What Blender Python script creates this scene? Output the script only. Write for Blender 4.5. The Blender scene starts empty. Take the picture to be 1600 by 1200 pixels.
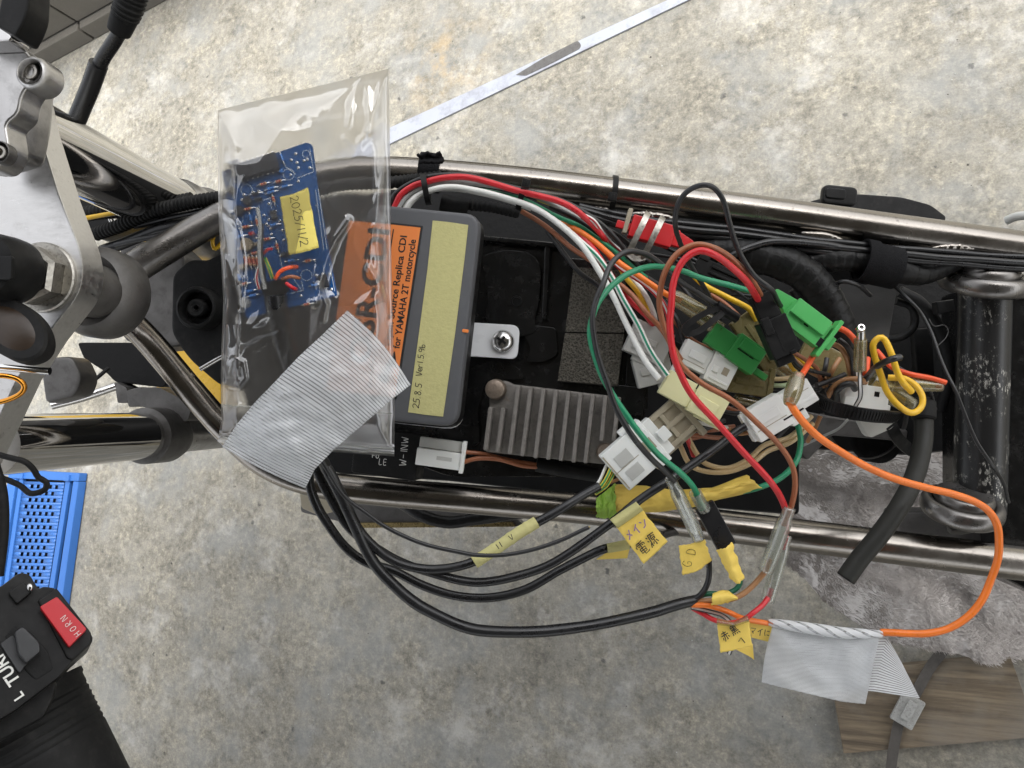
import bpy, bmesh, math, random
from mathutils import Vector, Matrix, noise
random.seed(7)
SC = bpy.context.scene
COL = SC.collection
R_ = math.radians

# ------------------------------------------------------------------ camera
FPX = 1200.0                                   # focal length in pixels of the 1600x1200 photograph
NADIR = (1350.0, 780.0)                        # where "straight down" falls in the picture
def cray(px, py): return Vector(((px-800)/FPX, (600-py)/FPX, -1.0))
_up = -cray(*NADIR).normalized()
_x = Vector((1, 0, 0)); _x = (_x - _up*_x.dot(_up)).normalized()
_y = _up.cross(_x)
RC = Matrix((_x, _y, _up))                     # camera space -> world
CAMPOS = Vector((0, 0, 1.16))
camd = bpy.data.cameras.new('camera'); cam = bpy.data.objects.new('camera', camd); COL.objects.link(cam)
cam.matrix_world = Matrix.Translation(CAMPOS) @ RC.to_4x4()
camd.sensor_width = 36; camd.lens = 36*FPX/1600; camd.clip_start = 0.01; camd.clip_end = 200
SC.camera = cam
SC.render.resolution_x = 1024; SC.render.resolution_y = 768

# ------------------------------------------------------------------ sky, sun, exposure
SUN_EL, SUN_AZ = 58.0, 70.0                    # azimuth measured from +Y towards +X
w = bpy.data.worlds.new('World'); SC.world = w; w.use_nodes = True
nt = w.node_tree; nt.nodes.clear()
sky = nt.nodes.new('ShaderNodeTexSky'); sky.sky_type = 'NISHITA'; sky.sun_disc = False
sky.sun_elevation = R_(SUN_EL); sky.sun_rotation = R_(SUN_AZ); sky.dust_density = 4.0; sky.air_density = 1.0
hs = nt.nodes.new('ShaderNodeHueSaturation'); hs.inputs['Saturation'].default_value = 0.16
bg = nt.nodes.new('ShaderNodeBackground'); bg.inputs['Strength'].default_value = 0.15
wo = nt.nodes.new('ShaderNodeOutputWorld')
nt.links.new(sky.outputs[0], hs.inputs['Color']); nt.links.new(hs.outputs[0], bg.inputs['Color']); nt.links.new(bg.outputs[0], wo.inputs['Surface'])
sd = bpy.data.lights.new('sun', 'SUN'); sd.energy = 2.3; sd.angle = R_(24); sd.color = (1.0, 0.99, 0.975)
so = bpy.data.objects.new('sun', sd); COL.objects.link(so)
sdir = Vector((math.sin(R_(SUN_AZ))*math.cos(R_(SUN_EL)), math.cos(R_(SUN_AZ))*math.cos(R_(SUN_EL)), math.sin(R_(SUN_EL))))
so.rotation_euler = sdir.to_track_quat('Z', 'Y').to_euler(); so.location = sdir*5
SC.view_settings.view_transform = 'Standard'; SC.view_settings.look = 'None'
SC.view_settings.exposure = 1.5; SC.view_settings.gamma = 1.0
SC.render.engine = 'CYCLES'
SC.cycles.max_bounces = 14; SC.cycles.transparent_max_bounces = 24; SC.cycles.use_denoising = True
SC.cycles.caustics_reflective = False; SC.cycles.caustics_refractive = True

# ------------------------------------------------------------------ placing helpers
CZ = RC @ Vector((0, 0, 1))                    # towards the camera
def P(px, py, d): return CAMPOS + (RC @ cray(px, py))*d
def Wd(px, py): return RC @ cray(px, py)
def toward(px, py): return -(RC @ cray(px, py)).normalized()
NB = toward(1000, 660)                         # normal of the wiring bay
NF = toward(900, 640)                          # steering axis
UPZ = Vector((0, 0, 1))
def hit(px, py, o, n):
    r = Wd(px, py); return CAMPOS + r*((o-CAMPOS).dot(n)/r.dot(n))
def gnd(px, py, z=0.0): return hit(px, py, Vector((0, 0, z)), UPZ)
def cdepth(p): return -((p-CAMPOS).dot(CZ))

class Fr:
    """local axes: x along the picture direction ang, y clockwise of it, z towards the viewer; unit = one pixel at depth d"""
    def __init__(s, px, py, d, ang=0, n=None, unit=None):
        s.o = P(px, py, d); s.n = (n or CZ).normalized()
        a = R_(ang)
        q = hit(px+20*math.cos(a), py+20*math.sin(a), s.o, s.n)
        s.x = (q-s.o).normalized(); s.y = -(s.n.cross(s.x)); s.s = unit or d/FPX
    def __call__(s, x, y, z=0): return s.o + (s.x*x + s.y*y + s.n*z)*s.s
    def mat(s): return Matrix((s.x, s.y, s.n)).transposed()

def arcs(outline, seg=5):
    """2D outline; a third number on a point rounds that corner by this radius"""
    out = []; n = len(outline)
    for i, p in enumerate(outline):
        if len(p) < 3 or p[2] <= 0: out.append(Vector(p[:2])); continue
        c = Vector(p[:2]); a = Vector(outline[i-1][:2]); b = Vector(outline[(i+1) % n][:2])
        da = (a-c); db = (b-c); r = min(p[2], da.length*.49, db.length*.49)
        p0 = c+da.normalized()*r; p1 = c+db.normalized()*r
        for k in range(seg+1):
            t = k/seg; out.append(p0*(1-t)**2 + c*2*t*(1-t) + p1*t*t)
    return out

def spline(pts, step):
    """Catmull-Rom through world points, resampled by length"""
    p = [Vector(q) for q in pts]
    if len(p) == 2: p = [p[0], p[0].lerp(p[1], .5), p[1]]
    e = [p[0]*2-p[1]] + p + [p[-1]*2-p[-2]]
    out = []
    for i in range(1, len(e)-2):
        a, b, c, d = e[i-1], e[i], e[i+1], e[i+2]
        n = max(1, int((c-b).length/step))
        for k in range(n):
            t = k/n; t2 = t*t; t3 = t2*t
            out.append(.5*((2*b)+(c-a)*t+(2*a-5*b+4*c-d)*t2+(3*b-a-3*c+d)*t3))
    out.append(p[-1]); return out

def pxpath(pts, d=None):
    """pixel path with depths given at some points only"""
    ds = [q[2] if len(q) > 2 else None for q in pts]
    if ds[0] is None: ds[0] = d
    if ds[-1] is None: ds[-1] = d if d is not None else [v for v in ds if v is not None][-1]
    L = [0]
    for a, b in zip(pts, pts[1:]): L.append(L[-1]+math.hypot(b[0]-a[0], b[1]-a[1]))
    known = [i for i, v in enumerate(ds) if v is not None]
    for a, b in zip(known, known[1:]):
        for i in range(a+1, b): ds[i] = ds[a]+(ds[b]-ds[a])*(L[i]-L[a])/max(1e-6, L[b]-L[a])
    return [P(q[0], q[1], v) for q, v in zip(pts, ds)]

class MB:
    def __init__(s): s.v = []; s.f = []; s.uv = []; s.hasuv = False; s.prismatic = False
    def add(s, vs, fs, uvs=None):
        o = len(s.v); s.v += [Vector(q) for q in vs]; s.f += [tuple(i+o for i in f) for f in fs]
        if uvs: s.hasuv = True; s.uv += uvs
        else: s.uv += [[(0, 0)]*len(f) for f in fs]
        return s
    def bm(s, b):
        b.verts.index_update()
        s.add([q.co.copy() for q in b.verts], [[q.index for q in f.verts] for f in b.faces]); b.free(); return s
    def hull(s, top, bot, bev=0, seg=2):
        """prism between two world rings"""
        s.prismatic = s.prismatic or bev > 0
        b = bmesh.new(); t = [b.verts.new(q) for q in top]; u = [b.verts.new(q) for q in bot]; n = len(t)
        b.faces.new(t); b.faces.new(list(reversed(u)))
        for i in range(n): b.faces.new((t[i], u[i], u[(i+1) % n], t[(i+1) % n]))
        bmesh.ops.recalc_face_normals(b, faces=b.faces)
        if bev > 0:
            es = [e for e in b.edges if len(e.link_faces) == 2 and e.calc_face_angle(0) > .6]
            bmesh.ops.bevel(b, geom=es, offset=bev, segments=seg, affect='EDGES', profile=.5, clamp_overlap=True)
        return s.bm(b)
    def prism(s, F, outline, z0, z1, bev=0, taper=1.0, seg=2):
        o = arcs(outline); c = sum(o, Vector((0, 0)))/len(o)
        return s.hull([F(*(c+(q-c)*taper), z1) for q in o], [F(q.x, q.y, z0) for q in o], bev*F.s, seg)
    def box(s, F, x0, x1, y0, y1, z0, z1, bev=1.2, taper=1.0, r=0):
        return s.prism(F, [(x0, y0, r), (x1, y0, r), (x1, y1, r), (x0, y1, r)], z0, z1, bev, taper)
    def sheetpoly(s, o, n, outline, h, bev=0):
        """pixel outline on a world plane, extruded away from the viewer by h metres"""
        q = arcs(outline); t = [hit(a.x, a.y, o, n) for a in q]
        return s.hull(t, [a-n*h for a in t], bev)
    def sweep(s, pts, prof, scale=None, close=True, cap=True, ref=None, v0=0.0):
        n = len(pts); m = len(prof); vs = []; U = 0; uvl = []
        for i, p in enumerate(pts):
            t = (pts[min(i+1, n-1)]-pts[max(i-1, 0)]).normalized()
            r = ref[i] if isinstance(ref, list) else (ref or (CAMPOS-p))
            nn = (r-t*r.dot(t))
            nn = nn.normalized() if nn.length > 1e-5 else t.orthogonal().normalized()
            sd = t.cross(nn)
            if i: U += (p-pts[i-1]).length
            k = scale[i] if scale else 1.0
            for x, y in prof: vs.append(p+sd*x*k+nn*y*k)
            uvl.append(U)
        fs = []; uvs = []
        for i in range(n-1):
            for j in range(m if close else m-1):
                a = i*m+j; b = i*m+(j+1) % m
                fs.append((a, b, b+m, a+m)); uvs.append([(uvl[i], j/m), (uvl[i], (j+1)/m), (uvl[i+1], (j+1)/m), (uvl[i+1], j/m)])
        if cap and close:
            fs.append(tuple(reversed(range(m)))); uvs.append([(0, .5)]*m)
            fs.append(tuple(range((n-1)*m, n*m))); uvs.append([(uvl[-1], .5)]*m)
        return s.add(vs, fs, uvs)
    def tube(s, pts, r, ns=12, scale=None, ref=None):
        prof = [(r*math.cos(2*math.pi*(j/ns)+math.pi/2), r*math.sin(2*math.pi*(j/ns)+math.pi/2)) for j in range(ns)]
        return s.sweep(pts, prof, scale, ref=ref)
    def band(s, pts, wd, th, ref=None, scale=None):
        return s.sweep(pts, [(-wd/2, th/2), (-wd/2, -th/2), (wd/2, -th/2), (wd/2, th/2)], scale, ref=ref)
    def lathe(s, c, ax, prof, seg=40, cap=True, ell=(1, 1), a0=0, xdir=None):
        ax = ax.normalized(); x = (xdir or (_x if abs(ax.dot(Vector((1, 0, 0)))) > .9 else Vector((1, 0, 0))))
        x = (x-ax*x.dot(ax)).normalized(); y = ax.cross(x); m = len(prof)
        vs = []
        for k in range(seg):
            a = a0+2*math.pi*k/seg
            for r, h in prof: vs.append(c+(x*math.cos(a)*ell[0]+y*math.sin(a)*ell[1])*r+ax*h)
        fs = []
        for k in range(seg):
            for j in range(m-1):
                a = k*m+j; b = ((k+1) % seg)*m+j; fs.append((a, a+1, b+1, b))
        if cap:
            if prof[0][0] > 1e-6: fs.append(tuple(k*m for k in range(seg)))
            if prof[-1][0] > 1e-6: fs.append(tuple(reversed([k*m+m-1 for k in range(seg)])))
        return s.add(vs, fs)
    def ball(s, c, r, seg=14, sq=(1, 1, 1), M=None):
        b = bmesh.new(); bmesh.ops.create_uvsphere(b, u_segments=seg, v_segments=max(6, seg//2), radius=r)
        for q in b.verts:
            k = Vector((q.co.x*sq[0], q.co.y*sq[1], q.co.z*sq[2])); q.co = c+(M @ k if M else k)
        return s.bm(b)
    def grid(s, fn, nu, nv):
        vs = [fn(i/nu, j/nv) for j in range(nv+1) for i in range(nu+1)]
        fs = []; uvs = []
        for j in range(nv):
            for i in range(nu):
                a = j*(nu+1)+i; fs.append((a, a+1, a+nu+2, a+nu+1))
                uvs.append([(i/nu, j/nv), ((i+1)/nu, j/nv), ((i+1)/nu, (j+1)/nv), (i/nu, (j+1)/nv)])
        return s.add(vs, fs, uvs)
    def text(s, F, body, x, y, size, off=0.0, z=0.3, fit=None):
        """built-in sans lettering; x, y local, letters run along local x and stand up against local y"""
        c = bpy.data.curves.new('lettering', 'FONT'); c.body = body; c.size = size; c.offset = off; c.resolution_u = 3
        o = bpy.data.objects.new('lettering', c); COL.objects.link(o)
        dg = bpy.context.evaluated_depsgraph_get(); me = bpy.data.meshes.new_from_object(o.evaluated_get(dg))
        kx = fit/max(q.co.x for q in me.vertices) if fit else 1
        s.add([F(x+q.co.x*kx, y-q.co.y, z) for q in me.vertices], [list(p.vertices) for p in me.polygons])
        bpy.data.objects.remove(o); bpy.data.curves.remove(c); bpy.data.meshes.remove(me); return s
    def strokes(s, F, seq, x, y, size, adv, wpx, z=0.4, wob=.03):
        """handwriting: glyph polylines as thin ink ridges"""
        rg = random.Random(len(seq)*3+int(x*7))
        for g in seq:
            for st in GL.get(g, []):
                pts = [F(x+(q[0]+rg.uniform(-wob, wob))*size*.8, y-(q[1]+rg.uniform(-wob, wob))*size, z) for q in st]
                pts = spline(pts, size*F.s*.12) if g not in KAN else pts
                if len(pts) < 2: continue
                s.sweep(pts, [(-wpx*F.s/2, .02*F.s), (0, -.3*F.s), (wpx*F.s/2, .02*F.s), (0, .12*F.s)], ref=F.n)
            x += adv.get(g, .95)*size if isinstance(adv, dict) else adv*size
        return s
    def build(s, name, mat, parent=None, label=None, cat=None, group=None, kind=None, ang=38, solid=0):
        o = finish(name, s, mat, parent, ang)
        if solid:
            md = o.modifiers.new('thickness', 'SOLIDIFY'); md.thickness = solid; md.offset = 0
        return tag(o, label, cat, group, kind)

ORG = {}
def finish(name, mb, mat, parent, ang):
    me = bpy.data.meshes.new(name)
    org = ORG[parent.name] if parent else (sum(mb.v, Vector())/max(1, len(mb.v)))
    me.from_pydata([q-org for q in mb.v], [], mb.f)
    if mb.hasuv:
        L = me.uv_layers.new(name='UVMap'); k = 0
        for u in mb.uv:
            for q in u: L.data[k].uv = q; k += 1
    me.validate(); me.update()
    me.polygons.foreach_set('use_smooth', [True]*len(me.polygons)); me.set_sharp_from_angle(angle=R_(ang))
    me.materials.append(mat)
    o = bpy.data.objects.new(name, me); COL.objects.link(o)
    if mb.prismatic:
        wn = o.modifiers.new('normals', 'WEIGHTED_NORMAL'); wn.keep_sharp = True; wn.weight = 90
    if parent: o.parent = parent
    else: o.location = org
    ORG[o.name] = org
    return o
def tag(o, label=None, cat=None, group=None, kind=None):
    if label: o['label'] = label
    if cat: o['category'] = cat
    if group: o['group'] = group
    if kind: o['kind'] = kind
    return o
def thing(name, label, cat, at, group=None):
    o = bpy.data.objects.new(name, None); COL.objects.link(o); o.location = at; o.empty_display_size = .01
    ORG[o.name] = Vector(at); return tag(o, label, cat, group)

# ------------------------------------------------------------------ handwriting
def circ(cx, cy, rx, ry, n=10, a0=90): return [(cx+rx*math.cos(R_(a0+360*k/n)), cy+ry*math.sin(R_(a0+360*k/n))) for k in range(n+1)]
KAN = set('電源赤黒メインマへに')
GL = {'0': [circ(.45, .5, .38, .5)], '1': [[(.5, 1), (.45, 0)]], '2': [[(.05, .78), (.3, 1), (.72, .88), (.62, .55), (.05, .05), (.35, .1), (.95, 0)]],
 '5': [[(.3, 1), (.2, .58), (.6, .6), (.78, .35), (.5, .02), (.05, .1)], [(.3, .97), (.9, 1.0)]], '8': [[(.75, .85), (.4, 1), (.2, .78), (.75, .3), (.5, 0), (.15, .2), (.75, .8)]],
 '9': [circ(.42, .72, .3, .25, 8), [(.74, .8), (.7, .4), (.55, 0)]], 'b': [[(.2, 1), (.2, .05)], [(.2, .4), (.6, .5), (.75, .22), (.5, 0), (.2, .08)]],
 '.': [[(.1, 0), (.2, .06)]], '/': [[(.75, 1.05), (.1, -.05)]], 'V': [[(.05, 1), (.4, 0), (.85, 1)]], 'e': [[(.15, .35), (.7, .38), (.6, .65), (.25, .6), (.15, .2), (.5, 0), (.8, .12)]],
 'r': [[(.2, .65), (.2, 0)], [(.2, .4), (.45, .65), (.75, .6)]], 'W': [[(0, 1), (.25, 0), (.5, .7), (.75, 0), (1, 1)]], 'N': [[(.1, 0), (.1, 1), (.8, 0), (.8, 1)]],
 'M': [[(.05, 0), (.2, 1), (.5, .3), (.8, 1), (.95, 0)]], '-': [[(.15, .5), (.75, .5)]], 'I': [[(.4, 1), (.4, 0)]], 'G': [[(.8, .85), (.4, 1), (.1, .5), (.4, 0), (.8, .15), (.8, .45), (.5, .45)]],
 'D': [[(.15, 0), (.15, 1), (.6, .9), (.8, .5), (.6, .08), (.15, 0)]], 'L': [[(.2, 1), (.2, 0), (.8, 0)]], 'E': [[(.8, 1), (.2, 1), (.2, 0), (.8, 0)], [(.2, .5), (.7, .5)]],
 'F': [[(.8, 1), (.2, 1), (.2, 0)], [(.2, .5), (.7, .5)]], 'U': [[(.15, 1), (.15, .2), (.45, 0), (.75, .2), (.75, 1)]], 'C': [[(.8, .85), (.4, 1), (.1, .5), (.4, 0), (.8, .15)]],
 'H': [[(.15, 0), (.15, 1)], [(.8, 0), (.8, 1)], [(.15, .5), (.8, .5)]], 'O': [circ(.45, .5, .36, .5)], 'R': [[(.15, 0), (.15, 1), (.65, .95), (.7, .6), (.15, .5), (.8, 0)]], ' ': [],
 'メ': [[(.85, 1), (.5, .45), (.05, .05)], [(.25, .75), (.8, .3)]], 'イ': [[(.85, 1), (.1, .5)], [(.55, .72), (.55, 0)]], 'ン': [[(.1, .9), (.35, .7)], [(.1, .05), (.5, .2), (.95, .8)]],
 'へ': [[(.05, .35), (.4, .75), (.98, .2)]], 'マ': [[(.05, .9), (.9, .9), (.5, .4)], [(.3, .55), (.6, .15)]], 'に': [[(.15, .95), (.1, .4), (.2, .05)], [(.45, .75), (.92, .75)], [(.45, .25), (.92, .15)]],
 '電': [[(.15, .98), (.85, .98)], [(.05, .82), (.95, .82)], [(.05, .82), (.03, .64)], [(.95, .82), (.95, .66)], [(.5, .98), (.5, .56)], [(.2, .69), (.4, .69)], [(.6, .69), (.8, .69)],
        [(.2, .48), (.82, .48), (.8, .14), (.2, .14), (.2, .48)], [(.2, .31), (.8, .31)], [(.5, .48), (.5, 0), (.97, .0), (.97, .12)]],
 '源': [[(.05, .93), (.16, .82)], [(0, .62), (.12, .52)], [(.02, .02), (.18, .36)], [(.28, .96), (.98, .96)], [(.32, .96), (.3, .5), (.2, .03)], [(.62, .94), (.55, .8)],
        [(.45, .8), (.87, .8), (.86, .5), (.45, .5), (.45, .8)], [(.45, .65), (.86, .65)], [(.66, .5), (.66, .02), (.56, .08)], [(.5, .36), (.38, .14)], [(.8, .36), (.95, .14)]],
 '赤': [[(.2, .82), (.8, .82)], [(.5, 1), (.5, .6)], [(.03, .6), (.97, .6)], [(.4, .6), (.36, .25), (.18, .02)], [(.6, .6), (.6, .05), (.48, .12)], [(.2, .42), (.08, .2)], [(.8, .42), (.94, .2)]],
 '黒': [[(.2, .96), (.82, .96), (.8, .6), (.2, .6), (.2, .96)], [(.2, .78), (.8, .78)], [(.5, .96), (.5, .34)], [(.16, .47), (.84, .47)], [(.03, .33), (.97, .33)], [(.12, .2), (.03, .02)], [(.37, .2), (.35, .04)], [(.6, .2), (.66, .04)], [(.84, .2), (.96, .02)]]}

# ------------------------------------------------------------------ materials
def base_nodes(name):
    m = bpy.data.materials.new(name); m.use_nodes = True; n = m.node_tree; n.nodes.clear()
    out = n.nodes.new('ShaderNodeOutputMaterial'); b = n.nodes.new('ShaderNodeBsdfPrincipled'); n.links.new(b.outputs[0], out.inputs['Surface'])
    return m, n, b, out
def nd(n, t, **kw):
    q = n.nodes.new('ShaderNode'+t)
    for k, v in kw.items():
        if k in q.inputs: q.inputs[k].default_value = v
        else: setattr(q, k, v)
    return q
def ramp(n, fac, stops):
    r = n.nodes.new('ShaderNodeValToRGB'); e = r.color_ramp.elements
    while len(e) < len(stops): e.new(.5)
    for q, (p, c) in zip(e, stops):
        q.position = p; q.color = (c, c, c, 1) if not hasattr(c, '__len__') else (*c, 1)
    n.links.new(fac, r.inputs[0]); return r.outputs[0]
def mixc(n, fac, a, b, mode='MIX'):
    q = n.nodes.new('ShaderNodeMix'); q.data_type = 'RGBA'; q.blend_type = mode
    for s, v in ((q.inputs[0], fac), (q.inputs[6], a), (q.inputs[7], b)):
        if hasattr(v, 'is_linked'): n.links.new(v, s)
        elif hasattr(v, '__len__'): s.default_value = (*v, 1)
        else: s.default_value = v
    return q.outputs[2]
def mapr(n, v, a, b, c, d):
    q = nd(n, 'MapRange'); n.links.new(v, q.inputs[0])
    for i, k in enumerate((a, b, c, d)): q.inputs[i+1].default_value = k
    return q.outputs[0]
def objco(n): return nd(n, 'TexCoord').outputs['Object']
def noi(n, co, scale, detail=4, rough=.6, off=0):
    if off:
        mp = nd(n, 'Mapping'); mp.inputs['Location'].default_value = (off, off*1.7, off*.3); n.links.new(co, mp.inputs[0]); co = mp.outputs[0]
    q = nd(n, 'TexNoise', Scale=scale, Detail=detail, Roughness=rough); n.links.new(co, q.inputs['Vector']); return q.outputs[0]
def bump(n, h, strength, dist, b, prev=None):
    q = nd(n, 'Bump', Strength=strength, Distance=dist); n.links.new(h, q.inputs['Height'])
    if prev: n.links.new(prev, q.inputs['Normal'])
    n.links.new(q.outputs[0], b.inputs['Normal']); return q.outputs[0]

def mat(name, col, rough=.5, metal=0.0, var=.12, vs=120, rv=.12, bs=900, bd=.00003, bst=.5, sss=0, coat=0, dirt=0, dirtc=(.05, .045, .04), spec=.5):
    m, n, b, _ = base_nodes(name); co = objco(n)
    a = noi(n, co, vs, 6); c = mixc(n, a, [v*(1-var) for v in col], [min(1, v*(1+var)) for v in col])
    if dirt:
        d = ramp(n, noi(n, co, vs*2.2, 8, .7, 3.1), [(.5, 0), (.72, dirt)]); c = mixc(n, d, c, dirtc)
    n.links.new(c, b.inputs['Base Color'])
    n.links.new(mapr(n, noi(n, co, vs*1.7, 5, .6, 1.3), .3, .7, max(.02, rough-rv), min(1, rough+rv)), b.inputs['Roughness'])
    b.inputs['Metallic'].default_value = metal; b.inputs['Specular IOR Level'].default_value = spec
    if coat: b.inputs['Coat Weight'].default_value = coat; b.inputs['Coat Roughness'].default_value = .12
    if sss:
        b.inputs['Subsurface Weight'].default_value = sss; b.inputs['Subsurface Radius'].default_value = (1, .95, .85); b.inputs['Subsurface Scale'].default_value = .0015
    if bst: bump(n, noi(n, co, bs, 5), bst, bd, b)
    return m

def concrete():
    m, n, b, _ = base_nodes('worn_concrete'); co = objco(n)
    big = noi(n, co, 2.6, 5, .62); mid = noi(n, co, 17, 6, .68, 2); fine = noi(n, co, 330, 4, .7, 5)
    v = nd(n, 'TexVoronoi', Scale=120.0, Randomness=1.0); 
    wv = nd(n, 'TexNoise', Scale=160.0, Detail=3.0); n.links.new(co, wv.inputs['Vector'])
    vm = nd(n, 'VectorMath', operation='MULTIPLY_ADD'); n.links.new(wv.outputs['Color'], vm.inputs[0]); vm.inputs[1].default_value = (.012, .012, .012); n.links.new(co, vm.inputs[2])
    n.links.new(vm.outputs[0], v.inputs['Vector'])
    sep = nd(n, 'SeparateColor'); n.links.new(v.outputs['Color'], sep.inputs[0])
    flake = ramp(n, sep.outputs[0], [(0, (.115, .112, .10)), (.18, (.185, .18, .165)), (.5, (.25, .242, .22)), (.78, (.33, .318, .285)), (.92, (.46, .44, .385)), (1, (.56, .54, .48))])
    g = ramp(n, noi(n, co, 70, 7, .75, 8), [(.3, (.12, .118, .108)), (.46, (.21, .205, .19)), (.58, (.29, .28, .255)), (.7, (.45, .435, .39))])
    g3 = ramp(n, noi(n, co, 105, 6, .66, 31), [(.36, (.075, .072, .062)), (.44, (.17, .162, .142)), (.52, (.25, .238, .207)), (.6, (.38, .36, .305)), (.68, (.56, .53, .45))])
    c = mixc(n, .42, g3, g); c = mixc(n, .12, c, flake); c = mixc(n, 1.0, c, (.775, .757, .708), 'MULTIPLY')
    c = mixc(n, ramp(n, mid, [(.4, 0), (.62, .5)]), c, (.27, .262, .235), 'MIX')
    c = mixc(n, 1.0, c, ramp(n, big, [(.32, (.74, .73, .71)), (.5, (1, .985, .955)), (.66, (1.26, 1.24, 1.19))]), 'MULTIPLY')
    c = mixc(n, .5, c, ramp(n, fine, [(.3, .55), (.5, 1.0), (.72, 1.35)]), 'MULTIPLY')
    cool = ramp(n, noi(n, co, 9, 5, .65, 12), [(.48, 0), (.64, .45)]); c = mixc(n, cool, c, (.20, .21, .21))
    v2 = nd(n, 'TexVoronoi', Scale=30.0); n.links.new(vm.outputs[0], v2.inputs['Vector'])
    s2 = nd(n, 'SeparateColor'); n.links.new(v2.outputs['Color'], s2.inputs[0])
    pit = nd(n, 'Math', operation='MULTIPLY'); n.links.new(ramp(n, v2.outputs['Distance'], [(.07, 1), (.16, 0)]), pit.inputs[0]); n.links.new(ramp(n, s2.outputs[1], [(.8, 0), (.84, 1)]), pit.inputs[1])
    c = mixc(n, mapr(n, pit.outputs[0], 0, 1, 0, .8), c, (.045, .045, .043))
    # whitish worn laitance patches and one rusty stain
    lait = ramp(n, noi(n, co, 7.0, 9, .78, 20), [(.53, 0), (.66, .5)]); c = mixc(n, lait, c, (.44, .43, .40))
    st = gnd(690, 100); vd = nd(n, 'VectorMath', operation='DISTANCE'); n.links.new(co, vd.inputs[0]); vd.inputs[1].default_value = st
    rust = nd(n, 'Math', operation='MULTIPLY'); n.links.new(ramp(n, vd.outputs['Value'], [(.0, 1), (.13, 0)]), rust.inputs[0]); n.links.new(ramp(n, noi(n, co, 22, 6, .7, 4), [(.47, 0), (.66, .5)]), rust.inputs[1])
    c = mixc(n, rust.outputs[0], c, (.42, .29, .13))
    n.links.new(c, b.inputs['Base Color']); b.inputs['Roughness'].default_value = .88
    h1 = bump(n, g, .8, .0016, b); bump(n, g3, .5, .0011, b, h1)
    return m

def wood():
    m, n, b, _ = base_nodes('weathered_board'); co = objco(n)
    mp = nd(n, 'Mapping'); mp.inputs['Scale'].default_value = (4, 60, 60); mp.inputs['Rotation'].default_value = (0, 0, R_(7)); n.links.new(co, mp.inputs[0])
    g = noi(n, mp.outputs[0], 1.6, 8, .65); g2 = noi(n, mp.outputs[0], 7, 4, .6)
    c = ramp(n, g, [(.3, (.05, .037, .024)), (.48, (.125, .096, .062)), (.62, (.20, .155, .10)), (.75, (.115, .088, .058))])
    c = mixc(n, ramp(n, g2, [(.45, 0), (.75, .55)]), c, (.09, .065, .045)); c = mixc(n, ramp(n, noi(n, co, 14, 5), [(.45, 0), (.7, .6)]), c, (.2, .18, .15))
    n.links.new(c, b.inputs['Base Color']); b.inputs['Roughness'].default_value = .8; bump(n, g, .9, .0022, b); return m

def brushed():
    m, n, b, _ = base_nodes('machined_aluminium'); co = objco(n)
    mp = nd(n, 'Mapping'); mp.inputs['Scale'].default_value = (12, 260, 260); mp.inputs['Rotation'].default_value = (0, 0, R_(40)); n.links.new(co, mp.inputs[0])
    s = noi(n, mp.outputs[0], 2.2, 6, .7); d = noi(n, co, 55, 8, .7, 3)
    c = mixc(n, s, (.52, .51, .50), (.80, .79, .77)); c = mixc(n, ramp(n, d, [(.57, 0), (.75, .55)]), c, (.22, .2, .17))
    n.links.new(c, b.inputs['Base Color']); b.inputs['Metallic'].default_value = 1
    n.links.new(mapr(n, s, .3, .7, .26, .48), b.inputs['Roughness']); bump(n, s, .25, .0002, b); return m

def rail_metal():
    m, n, b, _ = base_nodes('worn_nickel_plate'); co = objco(n)
    p = ramp(n, noi(n, co, 260, 7, .75), [(.56, 0), (.7, .75)]); a = noi(n, co, 22, 5, .6, 4)
    c = mixc(n, a, (.20, .182, .162), (.34, .315, .285)); c = mixc(n, p, c, (.11, .095, .08))
    n.links.new(c, b.inputs['Base Color']); b.inputs['Metallic'].default_value = 1
    n.links.new(mapr(n, noi(n, co, 45, 6, .7, 3), .3, .7, .13, .30), b.inputs['Roughness']); bump(n, noi(n, co, 420, 6, .7), .5, .00014, b); return m

def chipped_black():
    m, n, b, _ = base_nodes('chipped_black_paint'); co = objco(n)
    mp = nd(n, 'Mapping'); mp.inputs['Scale'].default_value = (1.4, .55, 1.4); n.links.new(co, mp.inputs[0])
    v = nd(n, 'TexVoronoi', Scale=420.0, feature='DISTANCE_TO_EDGE'); n.links.new(mp.outputs[0], v.inputs['Vector'])
    mask = ramp(n, noi(n, co, 30, 6, .75, 1.0), [(.51, 0), (.64, 1)])
    e = ramp(n, noi(n, mp.outputs[0], 420, 8, .75, 9), [(.535, 0), (.57, 1)])
    k = nd(n, 'Math', operation='MULTIPLY'); n.links.new(mask, k.inputs[0]); n.links.new(e, k.inputs[1])
    c = mixc(n, k.outputs[0], (.012, .012, .012), (.62, .6, .54)); n.links.new(c, b.inputs['Base Color'])
    b.inputs['Roughness'].default_value = .33; bump(n, noi(n, co, 300, 5), .35, .00025, b); return m

def foam_mat():
    m, n, b, _ = base_nodes('grey_foam'); co = objco(n)
    v = nd(n, 'TexVoronoi', Scale=900.0); n.links.new(co, v.inputs['Vector'])
    c = ramp(n, v.outputs['Distance'], [(.1, (.018, .016, .012)), (.45, (.07, .064, .05)), (.8, (.11, .10, .082))]); n.links.new(c, b.inputs['Base Color'])
    b.inputs['Roughness'].default_value = .95; bump(n, v.outputs['Distance'], .9, .0008, b); return m

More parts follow.
